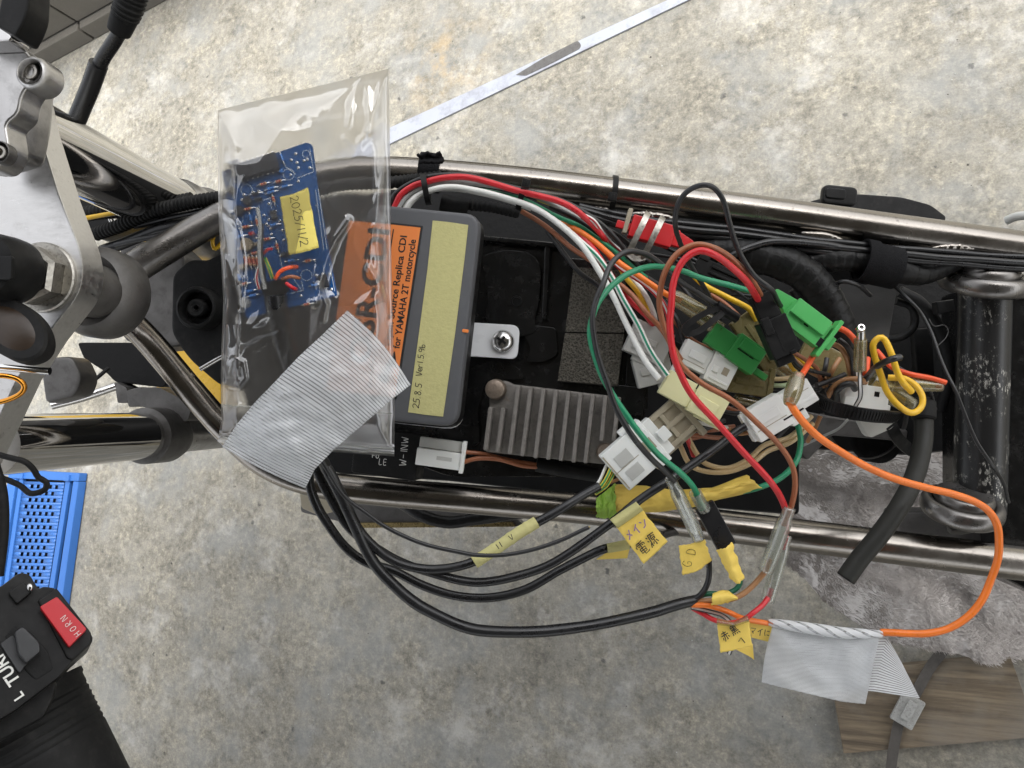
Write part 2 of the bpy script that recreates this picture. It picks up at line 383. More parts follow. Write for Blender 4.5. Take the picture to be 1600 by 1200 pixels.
def wire_mat(name, col, stripe=None, sw=.09, rough=.34):
    m, n, b, _ = base_nodes(name); co = objco(n)
    c = mixc(n, noi(n, co, 160, 5), [v*.82 for v in col], [min(1, v*1.1) for v in col])
    if stripe:
        uv = nd(n, 'UVMap'); s = nd(n, 'SeparateXYZ'); n.links.new(uv.outputs[0], s.inputs[0])
        off = {'a': 0}; t = nd(n, 'Math', operation='PINGPONG'); n.links.new(s.outputs[1], t.inputs[0]); t.inputs[1].default_value = .5
        q = ramp(n, t.outputs[0], [(sw, 1), (sw+.015, 0)]); c = mixc(n, q, c, stripe)
    c = mixc(n, ramp(n, noi(n, co, 420, 5, .7, 4), [(.58, 0), (.75, .3)]), c, (.10, .09, .08))
    n.links.new(c, b.inputs['Base Color'])
    n.links.new(mapr(n, noi(n, co, 300, 4, .6, 2), .3, .7, rough-.1, rough+.14), b.inputs['Roughness'])
    bump(n, noi(n, co, 650, 4), .3, .00006, b); return m

def clear_plastic(name, tint=(.93, .94, .95), haze=.06, gl=1.0, rough=.06, hazec=(.8, .8, .8), f0=.04):
    m = bpy.data.materials.new(name); m.use_nodes = True; n = m.node_tree; n.nodes.clear()
    out = nd(n, 'OutputMaterial'); tr = nd(n, 'BsdfTransparent'); tr.inputs[0].default_value = (*tint, 1)
    df = nd(n, 'BsdfDiffuse'); df.inputs[0].default_value = (*hazec, 1)
    tl = nd(n, 'BsdfTranslucent'); tl.inputs[0].default_value = (*hazec, 1)
    g = nd(n, 'BsdfGlossy'); g.inputs['Roughness'].default_value = rough
    co = objco(n); a = nd(n, 'MixShader'); mx = nd(n, 'MixShader'); mx.inputs[0].default_value = .4
    n.links.new(df.outputs[0], mx.inputs[1]); n.links.new(tl.outputs[0], mx.inputs[2])
    n.links.new(mapr(n, noi(n, co, 45, 4, .6), .3, .7, haze*.6, haze*1.4), a.inputs[0]); n.links.new(tr.outputs[0], a.inputs[1]); n.links.new(mx.outputs[0], a.inputs[2])
    lw = nd(n, 'LayerWeight', Blend=.5); f = nd(n, 'Math', operation='POWER'); n.links.new(lw.outputs['Facing'], f.inputs[0]); f.inputs[1].default_value = 3.0
    bp = nd(n, 'Bump', Strength=.2, Distance=.0003); n.links.new(noi(n, co, 90, 3, .5, 7), bp.inputs['Height']); n.links.new(bp.outputs[0], g.inputs['Normal'])
    k = mapr(n, f.outputs[0], 0, 1, f0*gl, .75); z = nd(n, 'MixShader'); n.links.new(k, z.inputs[0]); n.links.new(a.outputs[0], z.inputs[1]); n.links.new(g.outputs[0], z.inputs[2])
    n.links.new(z.outputs[0], out.inputs[0]); return m

def bag_film(name, haze=.06, blur=.6):
    """soft polythene: mostly seen through, scattering a little, glossy"""
    m = bpy.data.materials.new(name); m.use_nodes = True; n = m.node_tree; n.nodes.clear(); co = objco(n)
    out = nd(n, 'OutputMaterial'); tr = nd(n, 'BsdfTransparent'); tr.inputs[0].default_value = (.96, .96, .96, 1)
    rf = nd(n, 'BsdfRefraction'); rf.inputs['IOR'].default_value = 1.045; rf.inputs['Roughness'].default_value = .33; rf.inputs['Color'].default_value = (.96, .955, .95, 1)
    see = nd(n, 'MixShader'); see.inputs[0].default_value = blur; n.links.new(tr.outputs[0], see.inputs[1]); n.links.new(rf.outputs[0], see.inputs[2])
    df = nd(n, 'BsdfDiffuse'); df.inputs[0].default_value = (.72, .71, .70, 1); tl = nd(n, 'BsdfTranslucent'); tl.inputs[0].default_value = (.72, .71, .70, 1)
    mx = nd(n, 'MixShader'); mx.inputs[0].default_value = .5; n.links.new(df.outputs[0], mx.inputs[1]); n.links.new(tl.outputs[0], mx.inputs[2])
    a = nd(n, 'MixShader'); n.links.new(mapr(n, noi(n, co, 30, 4, .6), .3, .7, haze*.6, haze*1.4), a.inputs[0]); n.links.new(see.outputs[0], a.inputs[1]); n.links.new(mx.outputs[0], a.inputs[2])
    g = nd(n, 'BsdfGlossy'); g.inputs['Roughness'].default_value = .07
    bp = nd(n, 'Bump', Strength=.2, Distance=.0003); n.links.new(noi(n, co, 70, 3, .5, 7), bp.inputs['Height']); n.links.new(bp.outputs[0], g.inputs['Normal'])
    lw = nd(n, 'LayerWeight', Blend=.5); f = nd(n, 'Math', operation='POWER'); n.links.new(lw.outputs['Facing'], f.inputs[0]); f.inputs[1].default_value = 2.2
    z = nd(n, 'MixShader'); n.links.new(mapr(n, f.outputs[0], 0, 1, .135, .9), z.inputs[0]); n.links.new(a.outputs[0], z.inputs[1]); n.links.new(g.outputs[0], z.inputs[2])
    n.links.new(z.outputs[0], out.inputs[0]); return m

def striped_tape(name, count, body=.62, dark=(.10, .10, .11)):
    """clear reinforced tape: pale fibre strands side by side, see-through grooves between"""
    m = bpy.data.materials.new(name); m.use_nodes = True; n = m.node_tree; n.nodes.clear()
    out = nd(n, 'OutputMaterial'); uv = nd(n, 'UVMap'); s = nd(n, 'SeparateXYZ'); n.links.new(uv.outputs[0], s.inputs[0])
    k = nd(n, 'Math', operation='MULTIPLY'); n.links.new(s.outputs[0], k.inputs[0]); k.inputs[1].default_value = count
    f = nd(n, 'Math', operation='FRACT'); n.links.new(k.outputs[0], f.inputs[0])
    strand = ramp(n, f.outputs[0], [(0, 0), (.16, .0), (.27, 1), (.93, 1), (1, 0)])
    b = nd(n, 'BsdfPrincipled', Roughness=.5); co = objco(n)
    n.links.new(mixc(n, noi(n, co, 90, 4), (.80, .81, .82), (.90, .91, .92)), b.inputs['Base Color'])
    tl = nd(n, 'BsdfTranslucent'); tl.inputs[0].default_value = (.7, .72, .74, 1)
    bb = nd(n, 'MixShader'); bb.inputs[0].default_value = .3; n.links.new(b.outputs[0], bb.inputs[1]); n.links.new(tl.outputs[0], bb.inputs[2])
    bump(n, strand, .6, .0004, b)
    tr = nd(n, 'BsdfTransparent'); tr.inputs[0].default_value = (.86, .87, .88, 1)
    gl = nd(n, 'BsdfGlossy'); gl.inputs['Roughness'].default_value = .2
    tg = nd(n, 'MixShader'); tg.inputs[0].default_value = .05; n.links.new(tr.outputs[0], tg.inputs[1]); n.links.new(gl.outputs[0], tg.inputs[2])
    a = nd(n, 'MixShader'); n.links.new(mapr(n, strand, 0, 1, .12, body), a.inputs[0]); n.links.new(tg.outputs[0], a.inputs[1]); n.links.new(bb.outputs[0], a.inputs[2])
    n.links.new(a.outputs[0], out.inputs[0]); return m

def fleece_mat():
    m, n, b, _ = base_nodes('grey_fleece'); co = objco(n)
    c = ramp(n, noi(n, co, 130, 6, .7), [(.3, (.50, .465, .44)), (.5, (.55, .515, .49)), (.72, (.60, .565, .54))])
    n.links.new(c, b.inputs['Base Color']); b.inputs['Roughness'].default_value = .95; b.inputs['Sheen Weight'].default_value = .4
    bump(n, noi(n, co, 260, 4, .6), .5, .0015, b); return m

K = dict(
 concrete=concrete(), wood=wood(), plate=brushed(), rail=rail_metal(), gun=mat('dull_gunmetal', (.20, .19, .18), .32, .9, .25, 60, .1, 500, .0002, .5, dirt=.4), chipped=chipped_black(), foam=foam_mat(), fleece=fleece_mat(),
 chrome=mat('fork_chrome', (.66, .65, .63), .06, 1, .06, 40, .03, 400, .00002, .2),
 steel=mat('bright_steel', (.62, .61, .6), .2, 1, .1, 200, .1), zinc=mat('dull_zinc', (.40, .38, .34), .38, 1, .2, 260, .12, 900, .0001, .5, dirt=.7),
 cast=mat('cast_aluminium', (.50, .49, .48), .36, 1, .1, 60, .1, 700, .00012, .5, dirt=.35), castd=mat('dark_cast', (.13, .125, .12), .5, .7, .3, 60, .12, 600, .0002, .6, dirt=.5),
 finned=mat('grimy_cast_aluminium', (.205, .19, .172), .58, .35, .22, 150, .12, 700, .0003, .8, dirt=.5),
 bolt=mat('rusty_bolt', (.27, .22, .175), .5, .7, .25, 300, .1, 900, .0002, .6, dirt=.5, dirtc=(.1, .05, .03)),
 blackpl=mat('black_plastic', (.010, .010, .010), .42, 0, .3, 90, .14, 1200, .00004, .5, dirt=.1, dirtc=(.08, .075, .07), spec=.18), tray=mat('black_tray_plastic', (.007, .007, .007), .22, 0, .3, 70, .1, 500, .0001, .4, dirt=.14, dirtc=(.09, .085, .08), spec=.45),
 rubber=mat('black_rubber', (.013, .013, .013), .6, 0, .3, 90, .1, 700, .00008, .5, dirt=.2, dirtc=(.07, .065, .06), spec=.18), pvc=mat('black_vinyl_sheath', (.012, .012, .013), .3, 0, .2, 70, .1, 160, .0003, .35, spec=.5),
 vtape=mat('black_vinyl_tape', (.013, .013, .013), .34, 0, .3, 120, .1, 130, .0012, .8, spec=.18), velcro=mat('black_hook_fabric', (.014, .014, .015), .95, 0, .4, 500, .03, 1400, .0006, 1, spec=.1),
 box=mat('grey_abs_case', (.088, .09, .096), .48, 0, .06, 60, .08, 1500, .00004, .4, dirt=.08, dirtc=(.2, .2, .2)), orange=mat('orange_label', (.80, .235, .055), .42, 0, .05, 60, .06),
 ink=mat('black_print', (.012, .012, .012), .5, 0, .1, 90), pen=mat('black_marker', (.02, .017, .02), .55, 0, .2, 300), purple=mat('purple_marker', (.22, .13, .30), .6, 0, .25, 300), wink=mat('white_marker', (.72, .72, .68), .6, 0, .15, 400),
 maskt=mat('masking_tape', (.50, .468, .205), .8, 0, .12, 420, .05, 500, .0004, .9), yellow=mat('yellow_cloth_tape', (.84, .61, .12), .6, 0, .08, 260, .08, 700, .0002, .6), ypaper=mat('yellow_paper', (.86, .72, .17), .65, 0, .06, 140, .06, 500, .0003, .6),
 gtape=mat('green_tape', (.30, .50, .07), .6, 0, .1, 160, .06, 500, .0003, .7), nylon=mat('white_nylon', (.76, .77, .74), .38, 0, .05, 120, .06, 700, .00004, .3, sss=.35), cream=mat('cream_nylon', (.70, .68, .40), .38, 0, .06, 120, .06, 700, .00004, .3, sss=.35),
 beige=mat('aged_beige_nylon', (.36, .32, .235), .42, 0, .1, 120, .06, 700, .00004, .3, sss=.2), olive=mat('aged_olive_nylon', (.20, .165, .075), .28, 0, .15, 120, .08, 700, .00004, .3, sss=.3),
 frost=mat('frosted_nylon', (.50, .50, .47), .4, 0, .08, 120, .06, 700, .00004, .3, sss=.35),
 greenc=mat('green_connector', (.085, .43, .115), .36, 0, .06, 120, .06, 700, .00004, .3), greend=mat('green_connector_deep', (.035, .24, .055), .36, 0, .06, 120, .06, 700, .00004, .3),
 redp=mat('red_plastic', (.56, .018, .022), .36, 0, .08, 120, .06), gusset=mat('grey_cast_bracket', (.085, .083, .08), .62, .2, .2, 90, .1, 900, .0002, .7), hose=mat('grey_rubber_hose', (.030, .030, .027), .45, 0, .2, 60, .1, 500, .0001, .5, spec=.18),
 blue=mat('blue_crate_plastic', (.026, .112, .35), .5, 0, .06, 30, .08, 400, .0001, .4), horn=mat('red_button', (.50, .014, .022), .45, 0, .06, 120, .06), greyk=mat('grey_switch', (.026, .027, .029), .5, 0, .15, 120, .1),
 lens=mat('brown_lens', (.028, .016, .008), .38, 0, .6, 60, .08, 200, .0002, .4), copper=mat('orange_anodised_tube', (.80, .34, .05), .2, 1, .1, 100, .06), fender=mat('yellow_fender', (.70, .42, .03), .3, 0, .05, 20, .06),
 strip=mat('galvanised_strip', (.29, .305, .34), .5, .0, .12, 14, .1, 400, .0001, .3, dirt=.75, dirtc=(.14, .14, .16)), block=mat('concrete_block', (.125, .115, .098), .9, 0, .16, 18, .04, 260, .0008, .8, dirt=.35, dirtc=(.10, .095, .08)),
 mortar=mat('mortar', (.09, .085, .075), .95, 0, .2, 60), pcb=mat('blue_circuit_board', (.012, .085, .27), .3, 0, .3, 160, .08), silk=mat('white_print', (.62, .68, .74), .5, 0, .05), chip=mat('black_chip', (.035, .035, .04), .4, 0, .1),
 solder=mat('solder', (.72, .72, .7), .25, 1, .1, 400), resist=mat('tan_resistor', (.60, .36, .20), .4, 0, .2, 900), resb=mat('blue_resistor', (.05, .22, .62), .3, 0, .1), capg=mat('grey_can', (.42, .43, .44), .35, .3, .05), brownc=mat('tan_film_capacitor', (.30, .24, .16), .5, 0, .1),
 strap=mat('grimy_strap', (.075, .068, .06), .9, 0, .4, 160, .05, 600, .0005, .8), clipg=mat('grey_clip', (.36, .36, .34), .6, .2, .25, 200, .1, 500, .0004, .8, dirt=.6),
 white=mat('white_bracket', (.78, .79, .80), .3, 0, .02, 50, .05), added_shade_slab=mat('shade_slab_sheet', (.10, .095, .09), .8, 0, .1, 4), brass=mat('tarnished_brass', (.32, .25, .12), .3, 1, .3, 300, .1), engine=mat('dark_engine_paint', (.011, .011, .011), .45, .1, .4, 30, .1, 200, .0006, .6, spec=.15),
 bag=bag_film('bag_film'), pvclear=clear_plastic('clear_sleeve', (.90, .91, .88), .16, 1.3, .1, (.75, .77, .72), .08), pvyell=clear_plastic('aged_clear_sleeve', (.82, .78, .6), .24, 1.2, .1, (.58, .53, .36), .07),
 tape1=striped_tape('strand_tape_film', 52, .62), tape2=striped_tape('strand_tape_folded', 34, .9),
)
WM = dict(black=wire_mat('wire_black', (.016, .016, .017)), red=wire_mat('wire_red', (.60, .022, .03)), brown=wire_mat('wire_brown', (.33, .115, .05)), orange=wire_mat('wire_orange', (.86, .20, .025)), redor=wire_mat('wire_red_orange', (.80, .10, .025)),
 green=wire_mat('wire_green', (.02, .26, .125)), dgreen=wire_mat('wire_dark_green', (.008, .12, .06)), white=wire_mat('wire_white', (.74, .74, .70)), whiteg=wire_mat('wire_white_green', (.74, .74, .70), (.01, .22, .12), .06), whiter=wire_mat('wire_white_red', (.74, .74, .70), (.45, .02, .03), .06),
 grey=wire_mat('wire_grey', (.38, .39, .38)), yellow=wire_mat('wire_yellow', (.84, .50, .025)), yelg=wire_mat('wire_yellow_green', (.78, .62, .05), (.03, .25, .06), .08), cream=wire_mat('wire_cream', (.62, .46, .25)), tan=wire_mat('wire_tan', (.40, .20, .085)),
 redw=wire_mat('wire_red_white', (.60, .022, .03), (.75, .7, .68), .05), blackw=wire_mat('wire_black_white', (.016, .016, .017), (.7, .7, .68), .07), paleg=wire_mat('wire_pale_green', (.50, .62, .38)))

# ------------------------------------------------------------------ setting: ground, wall, unseen slab added to shade the bay
b = MB(); S_ = 9.0; b.add([(-S_, -S_, 0), (S_, -S_, 0), (S_, S_, 0), (-S_, S_, 0)], [(0, 1, 2, 3)])
b.build('ground', K['concrete'], kind='structure')

def slab(mb, u, n, o, a0, a1, z0, z1, t0, t1, bev=.003):
    q = lambda a, z, t: Vector((o.x, o.y, 0))+u*a+n*t+UPZ*z
    mb.hull([q(a0, z0, t1), q(a1, z0, t1), q(a1, z1, t1), q(a0, z1, t1)], [q(a0, z0, t0), q(a1, z0, t0), q(a1, z1, t0), q(a0, z1, t0)], bev)
A = gnd(75, 102); B = gnd(262, 0); u_ = (B-A); u_.z = 0; u_.normalize(); n_ = Vector((u_.y, -u_.x, 0))
if n_.dot(CAMPOS-A) < 0: n_ = -n_
zf = hit(61, 80, A, n_).z; J = hit(122, 46, A, n_); aj = (J-A).dot(u_)
wl = thing('wall', 'low wall of dull concrete blocks on a footing at the edge of the yard', 'wall', A); wl['kind'] = 'structure'
BL, BH = .39, .19
b = MB(); slab(b, u_, n_, A, -.95, 1.6, 0, zf+2*(BH+.01), -.14, -.026, 0); b.build('mortar', K['mortar'], wl)
for i in range(-2, 4):
    b = MB(); slab(b, u_, n_, A, aj+i*BL+.003, aj+(i+1)*BL-.003, 0, zf, -.11, 0, .004); b.build('footing', K['block'], wl)
for r in range(2):
    for i in range(-2, 4):
        b = MB(); slab(b, u_, n_, A, aj+i*BL+.003, aj+(i+1)*BL-.003, zf+.003+r*(BH+.01), zf+BH+r*(BH+.01), -.12, -.018+random.uniform(-.001, .001), .003); b.build('block', K['block'], wl)

# unseen slab added above and behind the camera, shaped to give the soft shade
RF = [(-2.4, -4), (4, -4), (4, .95), (.1, .95), (-.45, .15), (-1.0, -1.0)]
b = MB(); b.hull([Vector((*q, 2.46)) for q in RF], [Vector((*q, 2.40)) for q in RF], 0)
b.build('added_shade_slab', K['added_shade_slab'], kind='structure')

# ------------------------------------------------------------------ things on the ground
b = MB(); zs = .004
a0, a1, c0, c1 = gnd(540, 238, zs), gnd(540, 262, zs), gnd(1100, -24, zs), gnd(1100, -12, zs)
e0 = [gnd(612, 198, zs), gnd(1062, -9, zs)]; e1 = [gnd(612, 223, zs), gnd(1062, 6, zs)]
d0 = (e0[1]-e0[0]); d1 = (e1[1]-e1[0])
b.hull([e0[0]-d0*.3, e1[0]-d1*.3, e1[1]+d1*1.0, e0[1]+d0*1.0], [q-UPZ*zs*.95 for q in (e0[0]-d0*.3, e1[0]-d1*.3, e1[1]+d1*1.0, e0[1]+d0*1.0)], .0006)
ms = b.build('metal_strip', K['strip'], label='long pale galvanised metal strip lying flat across the bright concrete', cat='metal strip')

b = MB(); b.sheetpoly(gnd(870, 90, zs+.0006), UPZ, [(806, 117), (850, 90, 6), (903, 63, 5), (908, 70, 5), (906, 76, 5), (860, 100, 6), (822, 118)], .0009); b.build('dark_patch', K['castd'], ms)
for nm, lab, m, cnt in (('grit', 'dark', 'strap', 260), ('grit', 'pale', 'clipg', 170)):
    b = MB(); rg = random.Random(cnt)
    for k in range(cnt):
        q = gnd(rg.uniform(-20, 1620), rg.uniform(-20, 1220)); r = rg.uniform(.0005, .0013)*(2.0 if rg.random() > .95 else 1); a = rg.uniform(0, 6)
        M_ = Matrix.Rotation(a, 3, 'Z'); vs_ = [q+M_ @ Vector((x*r*rg.uniform(.6, 1.3), y*r*rg.uniform(.6, 1.3), z*r)) for x, y, z in ((1, 0, .3), (0, 1, .3), (-1, 0, .3), (0, -1, .3), (.2, .1, .9), (0, 0, 0))]
        b.add(vs_, [(0, 1, 4), (1, 2, 4), (2, 3, 4), (3, 0, 4), (1, 0, 5), (2, 1, 5), (3, 2, 5), (0, 3, 5)])
    b.build(nm, K[m], kind='stuff')
cr = thing('crate', 'blue plastic crate with square perforations on the concrete, beneath the handlebar', 'crate', gnd(60, 900))
zc = .022; Oc = gnd(70, 830, zc)
def cprism(name, out, h, bev=.002, o=Oc, m='blue'):
    q = MB(); q.sheetpoly(o, UPZ, out, h, bev); return q.build(name, K[m], cr)
cprism('rim', [(14, 733), (124, 739), (122, 752), (12, 747)], .02)
cprism('side_wall', [(114, 752), (122.4, 752.4), (72, 1112), (60, 1112)], .02)
cprism('side_wall', [(12, 747), (25, 747.6), (-29, 1112), (-44, 1112)], .02)
O2 = gnd(70, 830, zc-.004)
cprism('rail', [(102, 752), (109, 752), (54, 1112), (46, 1112)], .008, .001, O2)
cprism('rail', [(30, 748), (36, 748), (-17, 1112), (-23, 1112)], .008, .001, O2)
O3 = gnd(70, 830, zc-.007); b = MB(); rows, cols = 34, 6
def cp(uu, vv):
    l = Vector((38, 752)).lerp(Vector((-15, 1112)), vv); r = Vector((101, 754)).lerp(Vector((45, 1112)), vv); q = l.lerp(r, uu); return hit(q.x, q.y, O3, UPZ)
for r in range(rows):
    v0, v1, v2 = r/rows, (r+.42)/rows, (r+1)/rows
    xs = [0]; off = .10 if r % 2 else .175; odd = r % 2
    n_h = 5 if odd else 5
    step = .152
    for k in range(n_h): xs += [off+k*step+(.0 if odd else .0), off+k*step+.075]
    xs.append(1.0)
    b.add([cp(0, v0), cp(1, v0), cp(1, v1), cp(0, v1)], [(0, 1, 2, 3)])
    for k in range(0, len(xs), 2): b.add([cp(xs[k], v1), cp(xs[k+1], v1), cp(xs[k+1], v2), cp(xs[k], v2)], [(0, 1, 2, 3)])
o = b.build('perforated_panel', K['blue'], cr, solid=.0012)
b = MB(); b.sheetpoly(gnd(70, 830, .004), UPZ, [(22, 748), (118, 752), (68, 1112), (-36, 1112)], .003); b.build('dark_backing', K['engine'], cr)  # black sheet; the shade seen through the holes is in its colour
for q in ((34, 742), (106, 746)):
    b = MB(); F = Fr(q[0], q[1], cdepth(gnd(q[0], q[1], zc)), 4, UPZ); b.box(F, -6, 6, -4, 6, -4, 3, 1); b.build('latch', K['blue'], cr)

bd = MB(); zb = .020
bd.hull([gnd(*q, zb) for q in ((1296, 1050), (1578, 1024), (1625, 1152), (1318, 1178))], [gnd(*q, zb)-UPZ*(zb-.001) for q in ((1296, 1050), (1578, 1024), (1625, 1152), (1318, 1178))], .0015)
bd.build('wooden_board', K['wood'], label='weathered brown wooden board lying on the concrete beneath the fleece cloth', cat='board')
st = thing('strap', 'grimy dark strap with a grey clip running over the wooden board', 'strap', gnd(1415, 1110))
b = MB(); sp = [gnd(*q, .024) for q in ((1475, 1015), (1452, 1045), (1430, 1085), (1408, 1120), (1398, 1160), (1390, 1215), (1384, 1260))]
b.band(spline(sp, .004), .012, .003, ref=UPZ); b.build('webbing', K['strap'], st)
b = MB(); F = Fr(1418, 1110, cdepth(gnd(1418, 1110, .03)), -62, UPZ); b.box(F, -24, 24, -17, 17, -6, 4, 2); b.box(F, -14, 18, -6, 8, 4, 9, 1.5); b.build('clip', K['clipg'], st)

# fleece: a folded cloth hanging low behind the frame, with real pile
def lerp_list(L, t):
    t = max(0, min(.99999, t))*(len(L)-1); i = int(t); return Vector(L[i]).lerp(Vector(L[i+1]), t-i)
FB = [(1212, 868), (1255, 902), (1288, 940), (1335, 972), (1392, 1003), (1440, 1012), (1500, 1022), (1540, 1038), (1590, 1030), (1660, 1034)]
FT = [(1228, 700), (1300, 690), (1380, 690), (1460, 690), (1560, 690), (1660, 690)]
def fleece_pt(u, v):
    p = lerp_list(FB, u).lerp(lerp_list(FT, u), v)
    d = .935 - .22*v**1.3 + .02*math.sin(u*7+v*5)*(1-v)
    d += .011*math.sin(v*16+u*6+1.2*math.sin(u*9))*min(1, v*3) + .010*noise.noise(Vector((u*5, v*4, 1)))
    d += .002*noise.noise(Vector((u*16, v*14, 4)))
    edge = (1-min(1, v*14))*.012
    return P(p.x+3*noise.noise(Vector((u*40, v*9, 0))), p.y+4*noise.noise(Vector((u*46, 3, v*9)))*(1-v), d+edge)
fl = thing('fleece_cloth', 'rumpled grey fleece cloth draped low under the rear of the frame', 'cloth', fleece_pt(.5, .4))
b = MB(); b.grid(fleece_pt, 150, 110); b.build('cloth', K['fleece'], fl, ang=180)
b = MB(); rg = random.Random(3); vs = []; fs = []
for i in range(48000):
    u, v = rg.random(), rg.random()**1.2*.98; p = fleece_pt(u, v)
    a = noise.noise(Vector((u*11, v*9, 9)))*2.4+rg.uniform(-1.4, 1.4)
    d = (RC @ Vector((math.cos(a), math.sin(a), .55))).normalized(); L = rg.uniform(.0035, .008)
    sdv = d.cross(CZ).normalized()*.00033; o = len(vs)
    vs += [p-sdv, p+sdv, p+d*L*.6+CZ*.0006+sdv*.7, p+d*L]; fs += [(o, o+1, o+2, o+3)]
b.add(vs, fs); b.build('pile', K['fleece'], fl, kind='stuff', ang=180)

# ------------------------------------------------------------------ the motorcycle
mc = thing('motorcycle', 'stripped motorcycle with bare plated frame rails and an open wiring bay', 'motorcycle', gnd(900, 640))
def part(mb, name, m, parent=mc, **kw): return mb.build(name, K[m] if isinstance(m, str) else m, parent, **kw)
def px2m(px, d): return px*d/FPX
def rail(pts, r0, r1, name='frame_rail', m='rail'):
    w_ = spline(pxpath(pts), .004); n = len(w_); b = MB()
    b.tube(w_, 1.0, 28, [px2m(r0+(r1-r0)*i/(n-1), .44) for i in range(n)]); return part(b, name, m)
rail([(195, 428, .425), (240, 400, .428), (300, 364, .433), (350, 336, .437)], 24, 22, 'neck_tube', 'gun')
rail([(346, 338, .437), (430, 296, .44), (515, 272, .44), (610, 268, .44), (800, 283, .44), (1000, 307, .44), (1200, 333, .44), (1400, 361, .44), (1660, 397, .44)], 22, 27)
rail([(195, 495, .42), (235, 535, .43), (300, 612, .44), (350, 668, .45), (410, 722, .452), (480, 752, .452), (570, 766, .452), (760, 782, .452), (930, 797, .452), (1100, 818, .452), (1300, 843, .452), (1500, 868, .452), (1680, 890, .452)], 20, 28.5)
# weld beads along the rails
for pts in ([(906, 327), (935, 329), (962, 332)], [(984, 334), (1020, 337), (1054, 341)], [(1252, 363), (1262, 366), (1290, 369), (1318, 376)], [(1455, 388), (1490, 386), (1530, 389)]):
    w_ = spline(pxpath([(*q, .434) for q in pts]), .0007); rg = random.Random(len(pts)); b = MB()
    b.tube(w_, .0026, 10, [max(.25, math.sin(math.pi*(i+.6)/(len(w_)+.2))**.5)*(1+.22*noise.noise(Vector((i*.35, len(w_), 0)))) for i in range(len(w_))]); part(b, 'weld_bead', 'rail', ang=180)

# steering head: bearing cup, head tube, nut, plate
hc = P(146, 455, .372); b = MB(); r = px2m(72, .372)
b.lathe(hc, NF, [(r*.58, -.001), (r*.62, .0045), (r*.78, .006), (r*.93, .003), (r, -.003), (r, -.012), (r*.93, -.014), (r*.8, -.016), (r*.74, -.022)], 64); part(b, 'bearing_cup', 'castd')
b = MB(); b.lathe(P(128, 450, .355), NF, [(r*.5, .014), (r*.56, .012), (r*.57, -.016)], 48); part(b, 'bearing_nut', 'castd')
b = MB(); F = Fr(176, 452, .365, 100, NF); b.box(F, -8, 8, -6, 10, -6, 6, 1); part(b, 'lock_tab', 'blackpl')
b = MB(); b.sheetpoly(P(240, 450, .47), NF, [(185, 380, 10), (260, 372, 8), (290, 400, 10), (285, 540, 10), (230, 545, 10), (190, 530, 8)], .03, .003); part(b, 'gusset_plate', 'castd')

PO = P(90, 300, .335)
b = MB(); b.sheetpoly(PO, NF, [(-70, 96), (25, 104, 10), (47, 140, 14), (56, 186, 6), (92, 302), (124, 386, 14), (131, 424, 24), (122, 462, 22), (70, 528), (28, 592), (-6, 664), (-40, 733), (-110, 770)], .0155, .0009); part(b, 'fork_clamp_plate', 'plate')
sc_ = hit(68, 434, PO, NF)
b = MB(); r = px2m(55, cdepth(sc_)); b.lathe(sc_, NF, [(r, -.002), (r, .0016), (r*.96, .0022), (r*.7, .0022)], 56); fl_ = part(b, 'stem_washer', 'zinc')
b = MB(); b.lathe(sc_, NF, [(r*.80, .002), (r*.82, .0035), (r*.82, .009), (r*.7, .0108), (r*.4, .011)], 6, a0=.35); part(b, 'stem_nut', 'zinc', ang=25)
cp_ = hit(6, 421, PO+NF*.02, NF); r = px2m(53, cdepth(cp_))
b = MB(); b.lathe(cp_, NF, [(r*.62, -.018), (r*.64, -.008), (r*.98, -.006), (r, -.001), (r*.97, .007), (r*.86, .0105), (r*.6, .0115), (0, .0118)], 56)
F = Fr(-2, 418, cdepth(cp_)-.012, 0, NF); b.box(F, -24, 24, -18, 20, -4, 3, 2, r=5); part(b, 'steering_cap', 'blackpl')
b = MB(); lc = hit(22, 516, PO+NF*.022, NF); M3 = Fr(22, 516, cdepth(lc), 42, toward(700, 900)).mat(); rl = px2m(62, cdepth(lc))
b.ball(lc, rl, 40, (1, .60, .22), M3); part(b, 'lamp_lens', 'lens')
b = MB(); b.lathe(lc-NF*.0006, M3 @ Vector((0, 0, 1)), [(rl*.96, .003), (rl*1.03, .002), (rl*1.04, -.004), (rl*.98, -.006)], 48, ell=(1, .63), xdir=M3 @ Vector((1, 0, 0))); part(b, 'lamp_rim', 'rubber')
b = MB(); b.tube(spline(pxpath([(-30, 571, .315), (20, 575, .315), (78, 580, .316)]), .003), px2m(6, .315), 16); part(b, 'chrome_rod', 'chrome')
b = MB(); b.tube(spline(pxpath([(-25, 588, .31), (5, 587, .31), (27, 592, .312), (38, 603, .314), (31, 616, .315), (5, 627, .316), (-25, 631, .316)]), .001), px2m(4.2, .31), 14); part(b, 'copper_loop', 'copper')

